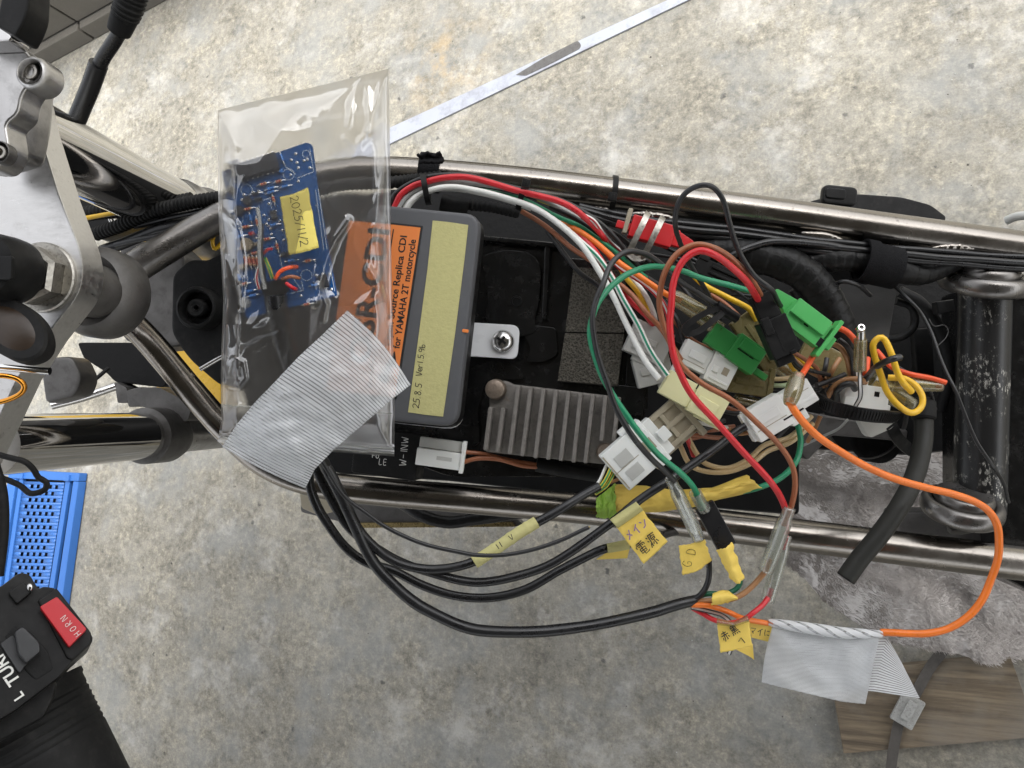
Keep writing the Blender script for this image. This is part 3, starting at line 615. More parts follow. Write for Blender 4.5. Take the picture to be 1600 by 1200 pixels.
# handlebar clamp casting with two socket bolts
co_ = P(30, 110, .302)
b = MB(); b.sheetpoly(co_, NF, [(-50, 46, 8), (-4, 52, 12), (18, 62, 16), (44, 82, 14), (54, 100, 12), (54, 122, 12), (40, 138, 10), (33, 150, 10), (28, 178, 16), (8, 192, 10), (14, 230, 14), (4, 254, 12), (-8, 264, 10), (-50, 260)], .012, .0055); bc_ = part(b, 'bar_clamp', 'cast', ang=60)
b = MB(); r = px2m(27, .30); b.lathe(P(48, 112, .2985), NF, [(r*.70, -.007), (r*.73, .0002), (r*.78, .0006), (r*.9, 0), (r, -.003), (r*1.02, -.010)], 44, cap=False); part(b, 'clamp_boss', 'cast', bc_, ang=60)
b = MB(); b.sheetpoly(P(10, 160, .312), NF, [(-50, 70), (40, 110, 12), (34, 176, 14), (22, 240, 14), (-50, 262)], .02, .004); part(b, 'clamp_foot', 'cast', bc_, ang=60)
for (x, y, rr, d) in ((48, 112, 19.5, .3015), (0, 238, 17, .2985)):
    c = P(x, y, d); r = px2m(rr, d); t = thing; b = MB()
    b.lathe(c, NF, [(r, -.004), (r*1.04, .0006), (r*.94, .0008), (r*.86, -.0026), (0, -.0027)], 36); part(b, 'bolt_seat', 'castd')
    b = MB(); b.lathe(c-NF*.0024, NF, [(r*.66, 0), (r*.66, .0024), (r*.58, .0029), (r*.38, .0029), (r*.34, .0006), (0, .0004)], 30); part(b, 'clamp_bolt', 'zinc')
b = MB(); b.sheetpoly(P(10, 30, .285), NF, [(6, -30), (46, -30), (44, 14, 10), (36, 36, 10), (24, 57, 6), (-8, 40)], .012, .003); part(b, 'lever_perch', 'blackpl')
b = MB(); b.sheetpoly(P(10, 45, .292), NF, [(-40, 22), (0, 38, 4), (20, 56, 4), (16, 64), (-40, 66)], .01, .0015); part(b, 'handlebar_end', 'steel')

# fork legs
def leg(x0, y0, d0, r0, x1, name, m='chrome', k1=None):
    d1 = None
    t = (900-x0)/(900-x1); y1 = 640+(y0-640)/t; d1 = d0*t
    b = MB(); w_ = [P(x0, y0, d0).lerp(P(x1, y1, d1), i/30) for i in range(31)]; rm = px2m(r0, d0)
    b.tube(w_, rm*(k1 or 1), 48); part(b, name, m); return P(x1, y1, d1), rm
q, rm = leg(30, 204.7, .354, 61.5, 300, 'fork_tube'); b = MB()
b.lathe(q, -NF, [(rm*.99, -.024), (rm*1.12, -.02), (rm*1.14, -.006), (rm*1.06, 0), (rm*1.3, .01), (rm*1.34, .05), (rm*.6, .07)], 48); part(b, 'fork_seal', 'cast')
leg(300, 341, .52, 36, 560, 'fork_slider', 'castd')
q, rm = leg(-14, 695.8, .359, 49, 262, 'fork_tube'); b = MB()
b.lathe(q, -NF, [(rm*1.0, -.03), (rm*1.22, -.028), (rm*1.25, -.004), (rm*1.1, .004)], 48); part(b, 'lower_clamp', 'castd')
leg(262, 675, .51, 34, 620, 'fork_slider', 'cast')
b = MB(); b.sheetpoly(P(200, 640, .5), NF, [(60, 560, 10), (112, 556, 12), (128, 590, 12), (118, 618, 10), (70, 632, 10)], .02, .006); part(b, 'clamp_body', 'castd')
b = MB(); b.sheetpoly(P(270, 640, .505), NF, [(196, 610, 6), (246, 604, 8), (300, 632, 6), (292, 662, 10), (262, 642, 10), (222, 636, 6)], .04, .003); part(b, 'clamp_ear', 'castd')
b = MB(); b.tube(spline(pxpath([(80, 634, .56), (130, 621, .57), (180, 604, .58)]), .004), px2m(6.5, .57), 14); part(b, 'fork_brace', 'steel')
b = MB(); b.tube(spline(pxpath([(112, 622, .55), (140, 600, .56), (170, 575, .57)]), .004), px2m(3, .57), 8); part(b, 'brake_hose', 'rubber')
# front wheel parts glimpsed between the fork legs
b = MB(); b.sheetpoly(P(220, 500, .72), NF, [(180, 290, 10), (300, 318, 10), (345, 420, 20), (345, 640, 10), (300, 668, 10), (240, 600, 20), (205, 560, 20), (230, 520, 10), (215, 380, 20)], .012, .004); part(b, 'front_fender', 'fender')
b = MB(); b.sheetpoly(P(200, 560, .60), NF, [(120, 535, 6), (215, 535, 8), (262, 590, 10), (258, 606, 8), (205, 600, 10), (180, 598, 8), (165, 582, 6), (130, 560, 6)], .03, .004); part(b, 'lamp_bracket', 'engine')
b = MB(); b.sheetpoly(P(210, 620, .59), NF, [(178, 596, 4), (198, 606, 4), (200, 628, 4), (184, 630, 3)], .02, .002); b.sheetpoly(P(210, 620, .57), NF, [(197, 610, 3), (220, 604, 3), (222, 634, 3), (200, 636, 3)], .02, .002); part(b, 'horn_bracket', 'castd')
b = MB(); b.sheetpoly(P(150, 320, .62), NF, [(80, 270), (130, 288, 10), (215, 318, 10), (240, 345, 8), (150, 372, 8), (108, 350)], .02, .003); part(b, 'lamp_shell', 'engine')
for k, (dx, m) in enumerate(((0, 'chrome'), (12, 'steel'))):
    b = MB(); b.tube(spline(pxpath([(100, 268+dx, .575), (135, 290+dx, .58), (165, 318+dx, .585), (180, 350+dx, .59)]), .004), px2m(5 if k == 0 else 3, .58), 12); part(b, 'lamp_trim', m)

# inner body of the bike below the rails
b = MB(); b.sheetpoly(P(900, 520, .56), NB, [(300, 420, 20), (430, 330, 20), (500, 300, 10), (700, 290), (1100, 338), (1240, 360, 10), (1250, 400), (1250, 806, 10), (1000, 785), (700, 752), (520, 740, 20), (400, 680, 20)], .06, .004); part(b, 'inner_guard', 'engine')
b = MB(); b.sheetpoly(P(1360, 560, .60), NB, [(1230, 405, 10), (1400, 410), (1530, 430), (1530, 700, 20), (1420, 712, 20), (1240, 700, 20)], .08, .006); part(b, 'airbox', 'engine')
b = MB(); b.sheetpoly(P(1590, 600, .47), NB, [(1556, 425, 10), (1680, 430), (1680, 960), (1572, 905, 6), (1560, 800, 10)], .09, .004); part(b, 'rear_box', 'tray')
b = MB(); b.sheetpoly(P(1470, 850, .50), NB, [(1400, 800, 10), (1575, 800, 6), (1580, 880, 6), (1410, 860, 6)], .03, .003); part(b, 'mount_bracket', 'castd')
c = P(1362, 690, .56); b = MB()
for k in range(5): b.lathe(c+NB*.004*k, NB, [(px2m(28, .56), 0), (px2m(32, .56), .001), (px2m(28, .56), .002), (px2m(22, .56), .002)], 30)
part(b, 'carburettor_boot', 'rubber')
b = MB(); w_ = [P(1350, 640, .545)+(Fr(1350, 640, .545, 0, NB).x*math.cos(a)*px2m(62, .545)+Fr(1350, 640, .545, 0, NB).y*math.sin(a)*px2m(76, .545)) for a in [R_(-60+k*4) for k in range(60)]]
b.band(w_, .0075, .001, ref=[(q-P(1350, 640, .545)).normalized() for q in w_]); part(b, 'hose_clamp', 'castd')
for rr, dd in ((44, .52), (34, .515)):
    b = MB(); b.tube(spline(pxpath([(1400, 470, dd), (1425, 480, dd), (1428, 510, dd), (1405, 528, dd), (1380, 530, dd)]), .003), px2m(rr*.14, dd), 12); part(b, 'breather_hose', 'rubber')
b = MB(); b.tube(spline(pxpath([(1405, 455, .51), (1440, 475, .51), (1470, 520, .515), (1482, 580, .52), (1470, 640, .53)]), .004), px2m(9, .51), 12); part(b, 'breather_hose', 'rubber')
b = MB(); F = Fr(1474, 480, .50, -8); b.box(F, -14, 14, -10, 10, -8, 8, 2); part(b, 'hose_clip', 'blackpl')
b = MB(); F = Fr(1440, 545, .54, 86); b.box(F, -32, 60, -14, 14, -8, 8, 3); part(b, 'filter_duct', 'blackpl')
b = MB(); b.tube(spline(pxpath([(1452, 498, .5), (1456, 506, .5), (1462, 510, .5), (1475, 508, .5), (1482, 516, .5), (1478, 528, .5), (1466, 540, .5)]), .001), px2m(1.0, .5), 6); part(b, 'wire_clip', 'castd')
b = MB(); b.sheetpoly(P(1350, 490, .472), NB, [(1300, 446, 4), (1330, 440, 4), (1403, 446, 4), (1388, 533, 5), (1332, 534, 5), (1312, 500, 8)], .0035, .0008); part(b, 'grey_bracket', 'gusset')
b = MB(); b.sheetpoly(P(1340, 680, .53), NB, [(1245, 640, 6), (1300, 650, 6), (1420, 672, 6), (1416, 690, 6), (1300, 680, 6), (1262, 720, 6), (1240, 700, 6)], .02, .002); part(b, 'manifold_flange', 'castd')
# cross tube
axv = (P(1530, 800, .458)-P(1540, 425, .458)); b = MB(); w_ = [P(1540, 425, .458)+axv*i/12 for i in range(13)]; b.tube(w_, px2m(37, .458), 48); part(b, 'cross_tube', 'chipped')
for (x, y, rr, ee) in ((1538, 441, 64, 1), (1503, 793, 58, -1)):
    c = P(x, y, .447); b = MB(); ax = (axv.normalized()*-1+CZ*.36).normalized(); rr = px2m(rr, .46)
    b.lathe(c, ax, [(rr*.55, .009), (rr*.62, .0098), (rr*.68, .009), (rr*.72, .006)]+[(rr*(.84+.16*math.cos(a)), .0055*math.sin(a)) for a in [math.pi*(.85-.1*k) for k in range(15)]], 64); part(b, 'cross_tube_collar', 'gun', ang=70)
b = MB(); c = P(1502, 818, .462); b.lathe(c, (axv.normalized()+CZ*.5).normalized(), [(px2m(23, .46), -.012), (px2m(23, .46), .003), (px2m(19, .46), .005), (0, .005)], 6, a0=.5); part(b, 'mount_bolt', 'castd', ang=20)

# battery tray
TR = P(870, 510, .428)
def tr(out, name, off, h, bev=.0012, m='tray', n=NB, parent=None):
    b = MB(); b.sheetpoly(TR+NB*off, n, out, h, bev); return part(b, name, m, parent or mc)
tray = tr([(560, 350, 10), (735, 372, 6), (868, 384, 6), (884, 402, 6), (995, 410, 6), (1010, 640, 6), (985, 745, 10), (700, 745, 20), (560, 690, 10)], 'battery_tray', -.008, .012)
tr([(752, 398, 10), (790, 388, 16), (830, 394, 18), (846, 414, 14), (843, 470, 16), (836, 500, 10), (838, 520, 8), (812, 528, 10), (766, 520, 10), (757, 490, 8), (762, 470, 8)], 'raised_pad', -.0045, .006, .001, parent=tray)
tr([(851, 384, 4), (860, 385, 3), (853, 500, 3), (846, 498, 3)], 'tray_ridge', -.003, .006, .0008, parent=tray)
tr([(742, 560, 6), (800, 568, 8), (815, 580, 6), (818, 592, 4), (760, 594, 10), (746, 640, 16), (750, 690, 16), (738, 700, 10)], 'raised_pad', -.0045, .006, .001, parent=tray)
tr([(808, 505, 12), (868, 512, 6), (872, 555, 8), (850, 566, 8), (822, 566, 6), (830, 545, 8)], 'raised_pad', -.0052, .006, .001, parent=tray)
tr([(735, 366, 4), (872, 379, 4), (871, 387, 3), (734, 374, 3)], 'tray_lip', -.002, .008, .001, parent=tray)
c = hit(807, 471, TR-NB*.0045, NB); b = MB(); r = px2m(9.5, .43); b.lathe(c, NB, [(r, 0), (r*.95, .0005), (r*.7, .0006), (r*.58, -.003), (0, -.0032)], 30); part(b, 'screw_hole', 'blackpl', tray)
tr([(985, 440, 4), (1015, 450, 4), (1012, 640, 4), (975, 640, 4)], 'tray_wall', -.004, .03, .001, parent=tray)
tr([(958, 600, 4), (1010, 606, 4), (1005, 650, 4), (965, 648, 4)], 'tray_corner', -.002, .02, .001, parent=tray)

fg = 'foam blocks in the battery tray'
for out, lab in (([(896, 417, 2), (977, 423, 2), (975, 520, 1), (883, 518.5, 1)], 'upper grey foam block in the tray, above the cut line'), ([(882.6, 520.5, 1), (975, 522, 1), (965, 603, 2), (871, 595, 2)], 'lower grey foam block, between the cut line and the finned unit')):
    b = MB(); b.sheetpoly(TR+NB*.002, NB, out, .012, .0006); b.build('foam_block', K['foam'], label=lab, cat='foam', group=fg)

# black ringed rubber cap left of the bag
cx = P(308, 481, .452); b = MB(); b.sheetpoly(P(308, 481, .462), NF, [(268, 428, 12), (296, 404, 10), (322, 406, 6), (348, 392, 6), (420, 400, 10), (420, 610, 10), (346, 606, 20), (292, 560, 20), (266, 520, 12)], .06, .004)
cap_t = thing('tank_mount_cap', 'round black rubber cap with concentric rings, between frame tubes left of the bag', 'cap', cx); b.build('body', K['rubber'], cap_t)
b = MB(); r = px2m(33, .452); b.lathe(cx, NF, [(r, -.01), (r*1.02, .0005), (r*.97, .002), (r*.86, .0026), (r*.78, .001), (r*.74, -.005), (r*.46, -.0055), (r*.44, .0005), (r*.38, .0018), (r*.28, .0018), (r*.2, .0008), (r*.13, .0012), (r*.1, -.003), (0, -.0031)], 56); b.build('ringed_centre', K['rubber'], cap_t)
b = MB(); b.tube(spline(pxpath([(313, 577, .44), (350, 556, .44), (372, 550, .44)]), .003), px2m(3.5, .44), 10); b.build('pin', K['steel'], cap_t)

# handlebar switch
SW = P(70, 990, .315); NS = toward(60, 1180)
hb = MB(); hb.sheetpoly(SW, NS, [(-60, 935), (0, 917, 8), (30, 894, 8), (46, 897, 6), (60, 920, 4), (68, 916, 4), (84, 918, 6), (92, 924, 4), (146, 996, 8), (143, 1006, 8), (112, 1034, 4), (92, 1058, 6), (22, 1111, 8), (-60, 1160)], .034, .0022)
sw = part(hb, 'switch_housing', 'blackpl')
def sp_(out, name, off, h, bev, m): b = MB(); b.sheetpoly(SW+NS*off, NS, out, h, bev); return part(b, name, m, sw)
sp_([(58, 938, 4), (88, 918, 5), (144, 990, 8), (142, 1006, 6), (112, 1032, 6), (104, 1028, 3)], 'horn_surround', .0012, .004, .0008, 'blackpl')
sp_([(62, 948, 3), (89, 932, 3), (136, 983, 4), (108, 1011, 3)], 'horn_button', .0058, .007, .0011, 'horn')
F = Fr(110, 977, cdepth(hit(110, 977, SW+NS*.0062, NS)), 229, NS); b = MB(); b.strokes(F, 'HORN', -21, 4, 9, 1.2, .75, .3, .01); part(b, 'horn_lettering', 'wink', sw)
sp_([(6, 995, 6), (22, 978, 6), (50, 988, 6), (76, 1018, 6), (84, 1046, 6), (56, 1064, 6), (40, 1050, 4)], 'knob_recess', .0004, .003, .0008, 'engine')
sp_([(22, 988, 5), (36, 978, 6), (62, 1004, 6), (63, 1018, 4), (40, 1037, 5), (28, 1022, 5)], 'turn_knob', .0066, .009, .0016, 'greyk')
sp_([(0, 1006, 4), (20, 992, 4), (44, 1034, 4), (30, 1052, 4)], 'knob_slide', .0024, .004, .0008, 'greyk')
b = MB(); F = Fr(-2, 1036, cdepth(hit(10, 1040, SW+NS*.0009, NS)), 229, NS); b.text(Fr(16, 1050, cdepth(hit(16, 1050, SW+NS*.0009, NS)), 236, NS), 'TURN', -20, 5, 24, .5, .3); b.text(Fr(30, 1086, cdepth(hit(30, 1086, SW+NS*.0009, NS)), 236, NS), 'L', -6, 5, 20, .4, .3); part(b, 'turn_lettering', 'wink', sw)
sp_([(12, 926, 4), (36, 908, 4), (50, 924, 4), (26, 944, 4)], 'switch_boss', .003, .006, .0012, 'blackpl')
b = MB(); b.ball(hit(46, 918, SW+NS*.003, NS), px2m(7, .31), 16, (1, 1, .6)); part(b, 'switch_screw', 'steel', sw)
# rubber grip
g0, g1 = P(24, 1096, .335), P(118, 1290, .33); b = MB(); w_ = [g0.lerp(g1, i/60) for i in range(61)]
b.tube(w_, px2m(98, .335), 40, [1.0 if i < 3 else (.97+.012*math.sin(i*2.2) if 5 < i < 26 else .975) for i in range(61)]); gp = part(b, 'grip', 'rubber')
b = MB(); b.sheetpoly(P(60, 1090, .312), NS, [(-60, 1110), (30, 1080, 8), (78, 1060, 6), (90, 1066, 6), (84, 1090, 8), (70, 1120, 10), (-60, 1190)], .02, .003); part(b, 'grip_flange', 'rubber', gp)
# black bits left edge and the cable stub under the plate
b = MB(); b.tube(spline(pxpath([(-25, 704, .33), (15, 715, .33), (38, 721, .331), (52, 733, .333), (60, 746, .335), (72, 753, .336), (70, 765, .337), (48, 771, .337), (30, 758, .337), (0, 746, .336), (-25, 742, .336)]), .0012), px2m(4.6, .333), 12); part(b, 'cable_loop', 'rubber')
b = MB(); b.tube(spline(pxpath([(-12, 720, .32), (2, 770, .32), (4, 830, .32), (-4, 900, .318)]), .003), px2m(9, .32), 14); part(b, 'clutch_hose', 'rubber')
# cable from the lever: ribbed boot, hose, sleeve
cb = thing('clutch_cable', 'black cable with a ribbed rubber boot hanging in front of the bright concrete', 'cable', P(165, 80, .36))
w_ = spline(pxpath([(214, -40, .345), (200, 10, .35), (190, 42, .355), (180, 62, .36), (155, 103, .37), (125, 176, .385), (95, 250, .40)]), .001)
b = MB(); b.tube(w_, px2m(11, .36), 20); b.build('hose', K['pvc'], cb)
w2 = spline(pxpath([(154, 100, .3695), (141, 137, .377), (124, 178, .385), (92, 256, .40)]), .002); b = MB(); b.tube(w2, px2m(14, .375), 20); b.build('sleeve', K['pvc'], cb)
w3 = spline(pxpath([(216, -44, .344), (203, 4, .349), (193, 30, .353), (186, 48, .3565)]), .0005); b = MB(); n = len(w3)
b.tube(w3, px2m(23, .35), 28, [(1.0-.22*(i/n)**2)*(1+.05*(1 if (i//2) % 2 else -1)*(i < n*.72)) for i in range(n)]); bt = b.build('boot', K['rubber'], cb)

# ------------------------------------------------------------------ ignition box with label and tape
BX = P(650, 500, .398)
bx = thing('ignition_box', 'grey ignition box with orange printed label, half under the clear bag', 'ignition box', BX)
def on(o, n, off, out, h, bev, name, m, parent=None, **kw):
    b = MB(); b.sheetpoly(o+n*off, n, out, h, bev); return b.build(name, K[m] if isinstance(m, str) else m, parent, **kw)
on(BX, NB, -.0165, [(572, 322, 26), (756, 340, 26), (720, 672, 26), (533, 652, 26)], .0035, .0006, 'base_plate', 'white', bx)
on(BX, NB, -.004, [(572, 318, 24), (753, 335, 28), (715, 671, 28), (533, 652, 24)], .0125, .0015, 'lower_case', 'blackpl', bx)
on(BX, NB, 0, [(573, 317, 24), (751, 334, 26), (713, 668, 26), (534, 650, 24)], .008, .0024, 'case', 'box', bx)
on(BX, NB, .0004, [(545, 341, 1), (660.5, 353, 1), (619.5, 624, 1), (508, 612, 1)], .0004, 0, 'label_border', 'ink', bx)
on(BX, NB, .0006, [(547, 344, 1), (657, 355.5, 1), (616.5, 621, 1), (510, 609, 1)], .0004, 0, 'label', 'orange', bx)
LB = BX+NB*.00062
def fr_on(px, py, ang, o=LB, n=NB): return Fr(px, py, cdepth(hit(px, py, o, n)), ang, n)
b = MB(); b.text(fr_on(609.5, 541, -81.3), 'Open Source Replica CDI', 0, 0, 15.5, .32, .25, 175)
b.text(fr_on(624, 545, -81.3), 'for YAMAHA 2T motorcycle', 0, 0, 15.5, .32, .25, 173)
b.strokes(fr_on(612, 360, 98.5), [], 0, 0, 1, 1, 1)
q0, q1 = Vector((615, 358)), Vector((577, 606)); b.sheetpoly(LB+NB*.0001, NB, [(q0.x-1, q0.y), (q0.x+.6, q0.y), (q1.x+.6, q1.y), (q1.x-1, q1.y)], .0002)
b.text(fr_on(576, 570, -81.3), 'OSR-CDI', 0, 0, 49, 1.1, .25, 214)
b.sheetpoly(LB+NB*.0001, NB, [(617, 548), (620, 575), (613, 572), (604, 600), (590, 590)], .0002)
b.build('label_lettering', K['ink'], bx)
on(BX, NB, .0004, [(676, 344.5), (702, 347), (731.5, 351.5), (725, 410), (711, 520), (692, 651), (664, 648), (637.5, 644), (652, 540), (668, 420)], .0004, 0, 'masking_tape', 'maskt', bx)
b = MB(); F = fr_on(653, 638, -82.2, BX+NB*.00045); b.strokes(F, '25.8.5', 0, 1.5, 10.5, {'.': .42, '2': .74, '5': .72, '8': .72}, 1.1, .2); F = fr_on(657.5, 588, -83, BX+NB*.00045); b.strokes(F, 'Ver1.5.9b', 0, 1, 9.5, {'.': .38, '1': .52, 'e': .6, 'r': .62, 'b': .7, '5': .7, '9': .68, 'V': .72}, 1.1, .2)
b.build('tape_handwriting', K['pen'], bx)
b = MB(); F = fr_on(727, 517, 8, BX); b.box(F, -5, 5.5, -2.6, 2.6, -.5, .8, .6, r=2); b.build('paint_mark', K['orange'], bx)
BT = TR+NB*.005
on(BT, NB, 0, [(725, 503, 2), (784, 506.5, 26), (812, 508, 26), (808, 562, 27), (782, 559.5, 26), (722, 556, 2)], .002, .0004, 'mount_tab', 'white', bx)
sc = thing('bracket_screw', 'silver cross recess screw holding the white mounting tab', 'screw', hit(786, 533.5, BT, NB))
c = hit(786, 533.5, BT, NB); r = px2m(18.5, .42); b = MB()
b.lathe(c, NB, [(r, 0), (r*1.0, .0007), (r*.94, .0018), (r*.8, .0031), (r*.55, .0042), (r*.3, .0046), (0, .0047)], 40, cap=False); b.build('head', K['steel'], sc)
b = MB(); F = Fr(786, 533.5, .41, 35, NB, unit=.41/1200); F.o = c+NB*.0047
for a in (0, 1): b.box(F, *((-8.5, 8.5, -2.1, 2.1) if a == 0 else (-2.1, 2.1, -8.5, 8.5)), -4, .15+.05*a, .3)
b.build('dark_cross', K['engine'], sc)  # black cross set on the head; the recess shade is in its colour

# finned rectifier
RG = TR+NB*.012
rg_t = thing('finned_rectifier', 'grimy cast finned rectifier bolted to the tray', 'rectifier', P(860, 660, .415))
on(RG, NB, 0, [(765, 598, 8), (790, 594, 6), (800, 600, 4), (968, 620, 6), (962, 690, 6), (948, 726, 8), (757, 706, 5), (764, 640, 4)], .010, .0012, 'body', 'finned', rg_t)
fins = [(766, 636, 758, 704), (786, 637, 776.5, 706.5), (809.5, 602, 796, 710), (829, 604, 815.5, 713), (849, 607, 836, 716), (868.5, 609, 856, 718.5), (888, 611, 876, 720.5), (907, 613.5, 896, 723), (926.5, 616, 914.5, 724), (946, 617.5, 939.5, 690), (967, 620, 958.5, 690)]
for x0, y0, x1, y1 in fins:
    b = MB(); d = Vector((x1-x0, y1-y0)).normalized(); s = Vector((-d.y, d.x))*3.5; p0 = Vector((x0, y0)); p1 = Vector((x1, y1))
    b.sheetpoly(RG+NB*.0072, NB, [(*(p0+s), 3), (*(p1+s), 3), (*(p1-s), 3), (*(p0-s), 3)], .0085, .0009); b.build('fin', K['finned'], rg_t)
for (x, y, rr, hh) in ((775.5, 608.5, 16.5, .005), (946, 706, 14, .003)):
    c = hit(x, y, RG, NB); r = px2m(rr, .415); b = MB()
    b.lathe(c, NB, [(r*1.02, 0), (r*1.04, .0006), (r*.98, hh*.7), (r*.9, hh), (r*.8, hh+.0004), (0, hh+.0004)], 28, ell=(1, .97)); o = b.build('bolt', K['bolt'], rg_t)
    b = MB(); F = Fr(x, y, .41, -40, NB); F.o = c+NB*(hh+.0004)
    if rr > 15: b.strokes(F, '8', -9, 1, 7.5, 1, 1.4, .2, 0); b.strokes(F, '9', 1, 0, 7.5, 1, 1.4, .2, 0); b.strokes(F, '.', 0, 7, 7.5, 1, 2.2, .2, 0); b.build('bolt_marking', K['bolt'], o)
b = MB(); F = fr_on(793, 624, -60, RG); b.strokes(F, 'V', -3, 3, 8, 1, 1.0, .2); b.build('cast_mark', K['bolt'], rg_t)

# black flasher module with chalky writing, white two-pin plug
FM = P(610, 715, .424)
fm = thing('flasher_module', 'small black module with white handwriting, under the lower corner of the bag', 'module', FM)
on(FM, NB, 0, [(556, 668, 5), (660, 678, 4), (648, 752, 4), (548, 738, 5)], .016, .0012, 'case', 'blackpl', fm)
b = MB(); F = fr_on(633, 728, -84, FM+NB*.0002); b.strokes(F, 'W-INW', 0, 1, 11, {'-': .8, 'I': .5}, 1.0, .2)
F = fr_on(589, 716, 7, FM+NB*.0002); b.strokes(F, 'LE', 3, 9, 9, .8, .9, .2); b.strokes(F, 'FU', -9, 0, 8, .8, .9, .2); b.strokes(F, 'D', -20, -6, 8, .8, .9, .2)
b.build('handwriting', K['wink'], fm)

def plug(name, label, cat, px, py, d, ang, boxes, parts=(), n=None, group=None):
    """connector built from bevelled blocks in local pixel units: (part name, material, x0, x1, y0, y1, z0, z1[, bevel, corner])"""
    F = Fr(px, py, d, ang, n); t = thing(name, label, cat, F.o, group)
    order = {}
    for q in boxes: order.setdefault((q[0], q[1]), []).append(q[2:])
    for (nm, m), L in order.items():
        if nm in ('housing', 'socket', 'flange', 'shell', 'lattice'):
            b = MB()
            for q in L: b.box(F, *q[:6], q[6] if len(q) > 6 else 1.2, 1.0, q[7] if len(q) > 7 else 0)
            b.build(nm, K[m], t)
        else:
            for q in L:
                b = MB(); b.box(F, *q[:6], q[6] if len(q) > 6 else .8, 1.0, q[7] if len(q) > 7 else 0); b.build(nm, K[m], t)
    return t, F

plug('plug', 'white two-pin plug lying flat under the grey box, brown wires behind it', 'connector', 689, 711, .418, 8,
     [('housing', 'nylon', -38, 32, -7, 20, -14, 3, 1.5), ('housing', 'frost', -36, 32, -24, -8, -14, -1, 1.5), ('flange', 'nylon', 31, 38, -26, 24, -16, 5, 1.5), ('slot', 'frost', -6, 18, 2, 8, 2, 3.4, .4)])

# ------------------------------------------------------------------ wiring connectors
NC = 'white nylon connectors in the tangle'
plug('plug', 'frosted six-pin connector right beside the foam blocks, under the white and green striped wires', 'connector', 1018, 540, .412, 24,
     [('housing', 'frost', -38, 28, -30, 24, -22, 2, 2), ('latch', 'frost', -20, 10, 22, 32, -16, -4, 1.5), ('key', 'frost', -28, 6, -8, 2, 2, 5, 1), ('key', 'frost', -28, 6, 8, 15, 2, 5, 1)], group=NC)
plug('plug', 'frosted white connector half tucked below the frosted six-pin one and the cream plug', 'connector', 1018, 578, .414, -14,
     [('housing', 'frost', -26, 32, -22, 24, -18, 0, 2), ('key', 'frost', -18, 22, -6, 6, 0, 3, 1), ('latch', 'frost', 6, 26, 24, 40, -14, -4, 1.5)], group=NC)
plug('plug', 'bright white two-part connector in the middle, beneath the crossing red and brown wires', 'connector', 1106, 568, .398, 27,
     [('housing', 'nylon', -46, 2, -21, 19, -18, 2, 2), ('socket', 'nylon', 2, 44, -26, 25, -22, 6, 2), ('key', 'nylon', -34, -6, -8, 4, 2, 5, 1), ('slot', 'beige', -42, -2, 10, 11, 1.6, 2.5, .1), ('rib', 'nylon', 8, 40, -22, -18, 6, 8, .6), ('rib', 'nylon', 8, 40, 16, 20, 6, 8, .6), ('slot', 'beige', 24, 34, -6, 6, 5.6, 6.4, .2), ('latch', 'nylon', 8, 18, -2, 8, 6, 9, 1), ('flange', 'nylon', -46, -38, 18, 40, -16, -8, 1.5)], group=NC)
plug('plug', 'see-through olive brown connector with a flange, plugged into the bright white one', 'connector', 1172, 597, .404, 9,
     [('housing', 'olive', -34, 28, -20, 20, -16, 3, 2), ('flange', 'olive', 27, 36, -26, 30, -18, 6, 1.5), ('key', 'olive', -24, 22, -5, 5, 3, 5.5, 1)])
plug('plug', 'cream coloured connector with a locking tail, fed by white wires striped red and green', 'connector', 1081, 618, .388, 29,
     [('housing', 'cream', -48, 2, -20, 21, -18, 0, 2), ('socket', 'cream', 2, 56, -24, 24, -20, 5, 2), ('latch', 'cream', 10, 44, -6, 10, 5, 9, 1.2), ('latch', 'cream', 18, 74, 18, 27, -6, 0, 1), ('slot', 'tray', 0, 12, -22, -12, -1, 1, .3)])
plug('plug', 'big white six-pin connector lying over the finned rectifier corner', 'connector', 1000, 704, .385, -41,
     [('housing', 'nylon', -54, 4, -34, 37, -26, 0, 2), ('socket', 'nylon', 2, 30, -39, 42, -30, 4, 2.2), ('socket', 'nylon', 26, 44, -30, 34, -26, 0, 2), ('key', 'frost', -40, -14, -18, 2, 0, 1.2, .5), ('key', 'frost', -40, -14, 10, 28, 0, 1.2, .5), ('latch', 'nylon', 36, 54, -6, 14, 0, 7, 1.5), ('latch', 'nylon', -8, 10, -44, -34, -20, -2, 1.5), ('slot', 'beige', -54, -6, 3, 4.2, -.3, .5, .1), ('slot', 'beige', -52, -50, -30, 34, -.3, .5, .1), ('rib', 'nylon', 6, 26, -24, -20, 4, 6, .6), ('rib', 'nylon', 6, 26, 24, 28, 4, 6, .6), ('slot', 'beige', 8, 24, -8, 12, 3.6, 4.4, .2)], group=NC)
plug('plug', 'beige lattice-sided connector mated with the big white six-pin one', 'connector', 1056, 660, .393, -41,
     [('housing', 'beige', -42, 20, -30, 34, -26, -5, 2), ('lattice', 'beige', -36, 22, -32, -24, -5, 1, 1), ('lattice', 'beige', -36, 22, -6, 2, -5, 1, 1), ('lattice', 'beige', -36, 22, 20, 28, -5, 1, 1), ('lattice', 'beige', -14, -7, -30, 30, -5, 0, 1),
      ('flange', 'beige', 18, 28, -40, 44, -22, 2, 1.5), ('latch', 'beige', 26, 44, -42, -32, -16, -2, 1.5)])
